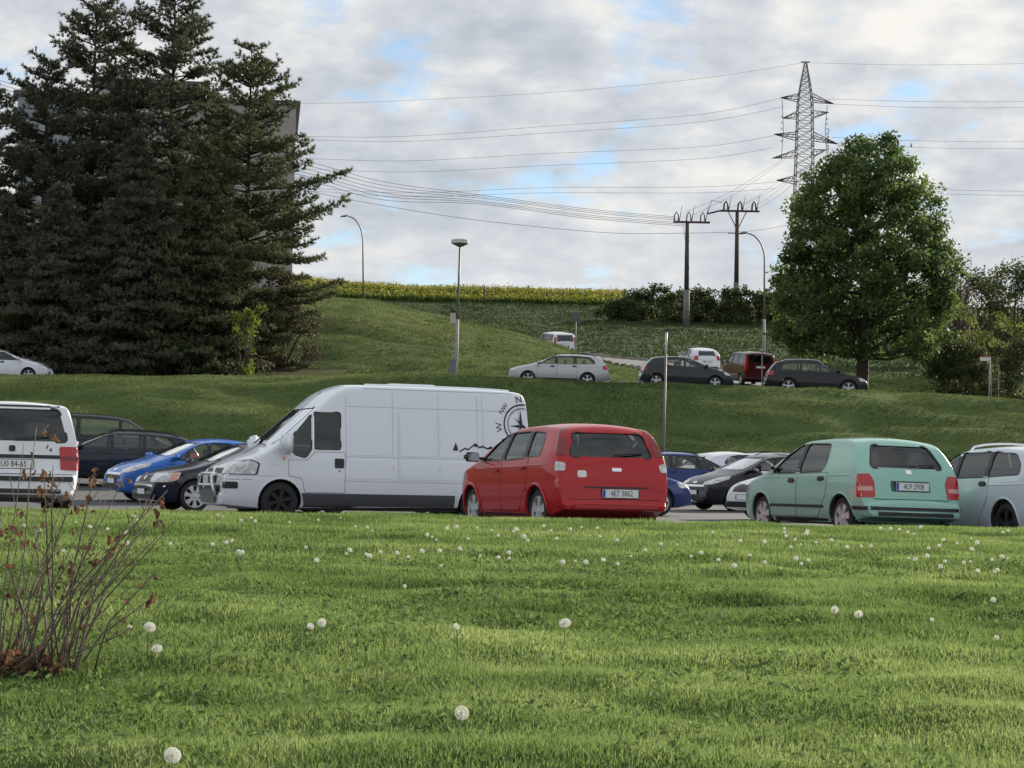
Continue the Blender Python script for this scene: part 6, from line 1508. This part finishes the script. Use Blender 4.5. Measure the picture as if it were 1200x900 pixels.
# two timber poles
def tpole(px, d, base_py, bar_py, xl, xr, n_ins, label, brace):
    x0 = colx(px, d); z0 = H(x0, d) ; h = at(px + 3, bar_py, d).z - z0; s_ = d / FPX; lx = (at(px + 4.5, bar_py, d).x - x0) / h; rs = x0 - at(px, bar_py, d).x
    r_ = thing('power_pole', label, 'power pole', (x0, d, z0)); mb = MB(); mb.tube([(0, 0, -.3), (lx * h * .35, 0, h * .35)], [.34, .30], 10); mb.obj('concrete_foot', POLEC, r_, smooth=True)
    mb = MB(); mb.tube([(lx * h * .30, 0, h * .3), (lx * h, 0, h)], [.25, .19], 10); mb.obj('pole', WOOD, r_, smooth=True)
    tl = (xl - px) * s_ - rs; tr = (xr - px) * s_ - rs; mb = MB(); mb.box(((tl + tr) / 2, -.1, h + .05), (tr - tl, .16, .20)); mb.obj('cross_arm', RUST, r_)
    for k in range(n_ins):
        t = (.08, .42, .80)[k] if not brace else (.14, .50, .86)[k]; xx = tl + (tr - tl) * t; mb = MB()
        mb.tube([(xx - .22, -.1, h + .15), (xx - .18, -.1, h + .75), (xx, -.1, h + 1.05), (xx + .18, -.1, h + .75), (xx + .22, -.1, h + .15)], .09 if brace else .06, 6); mb.obj('insulator_hoop', CER, r_, smooth=True)
        mb = MB(); mb.tube([(xx + .3, -.1, h + .2), (xx + .55, -.1, h + 1.7)], [.05, .02], 5); mb.obj('arcing_horn', GALVD, r_, smooth=True)
    if brace:
        mb = MB(); 
        for sx in (-1, 1): mb.tube([(lx * h + sx * .95, -.1, h), (lx * h, -.1, h - 1.9)], .05, 5)
        mb.obj('brace', RUST, r_); mb = MB(); mb.tube([(tl - 1.35, -.1, h - .30), (tl, -.1, h + .05)], .09, 5); mb.tube([(tl - 1.3, -.1, h - .25), (tl - .9, -.1, h + 1.1), (tl + .2, -.1, h + .9)], .03, 4); mb.obj('switch_arm', RUST, r_)
        mb = MB(); mb.box((lx * h * .8, -.1, h * .80), (1.9, .1, .08)); mb.obj('lower_arm', RUST, r_)
    return Vector((x0, d, z0)), h, tl, tr
a1 = tpole(801, 214, 378, 261, 789, 832, 3, 'left power pole with three hooped insulators', False)
a2 = tpole(859.5, 224, 358, 248, 844, 890, 3, 'right power pole, taller, with braced cross arm', True)
mb = MB(); o_, h = a1[0], a1[1]; mb.tube([o_ + Vector((a1[2] + .9, -.3, h)), o_ + Vector((a1[2] + 1.6, -.35, h * .55))], .02, 4); o = mb.obj('down_lead', WIRE); tag(o, 'thin cable hanging down beside the left power pole', 'cable')
for i, (ys_, ye) in enumerate(((254, 187), (256, 191.5), (258, 196), (261, 200.5), (263, 204.5), (265, 209))):
    wire(('uppermost', 'second', 'third', 'fourth', 'fifth', 'lowest')[i] + ' of the six thin wires running left from the left power pole', [(790 + i * 3, ys_, 214), (690, ys_ - 9 - (254 - 187 - 67) * .1, 212), (560, ys_ - 9 - 17, 208), (450, ye + (ys_ - 254) * .12 + 26 - i * .4, 204), (363, ye + 3, 200), (200, ye - 36, 194), (-60, ye - 110, 185)], .016)
wire('single sagging wire from the right power pole to the left', [(862, 272, 224), (780, 273.5, 218), (700, 272, 212), (560, 258, 205), (450, 241, 200), (363, 224, 196), (150, 176, 188), (-60, 120, 180)], .022)
wire('single wire from the right power pole into the chestnut', [(864, 272, 224), (900, 268, 240), (960, 256, 280)], .022)
for i, (px1, py1, px2, py2) in enumerate(((915, 188, 800, 250), (921, 186, 812, 252), (912, 213, 846, 246), (922, 215, 866, 247), (960, 186, 884, 247), (966, 178, 872, 240))):
    wire(('first', 'second', 'third', 'fourth', 'fifth', 'sixth')[i] + ' from the left of the wires dropping from the pylon to the power poles', [(px1, py1, 378), ((px1 + px2) / 2 + 2, (py1 + py2) / 2 + 4, 300), (px2, py2, 222)], .024)
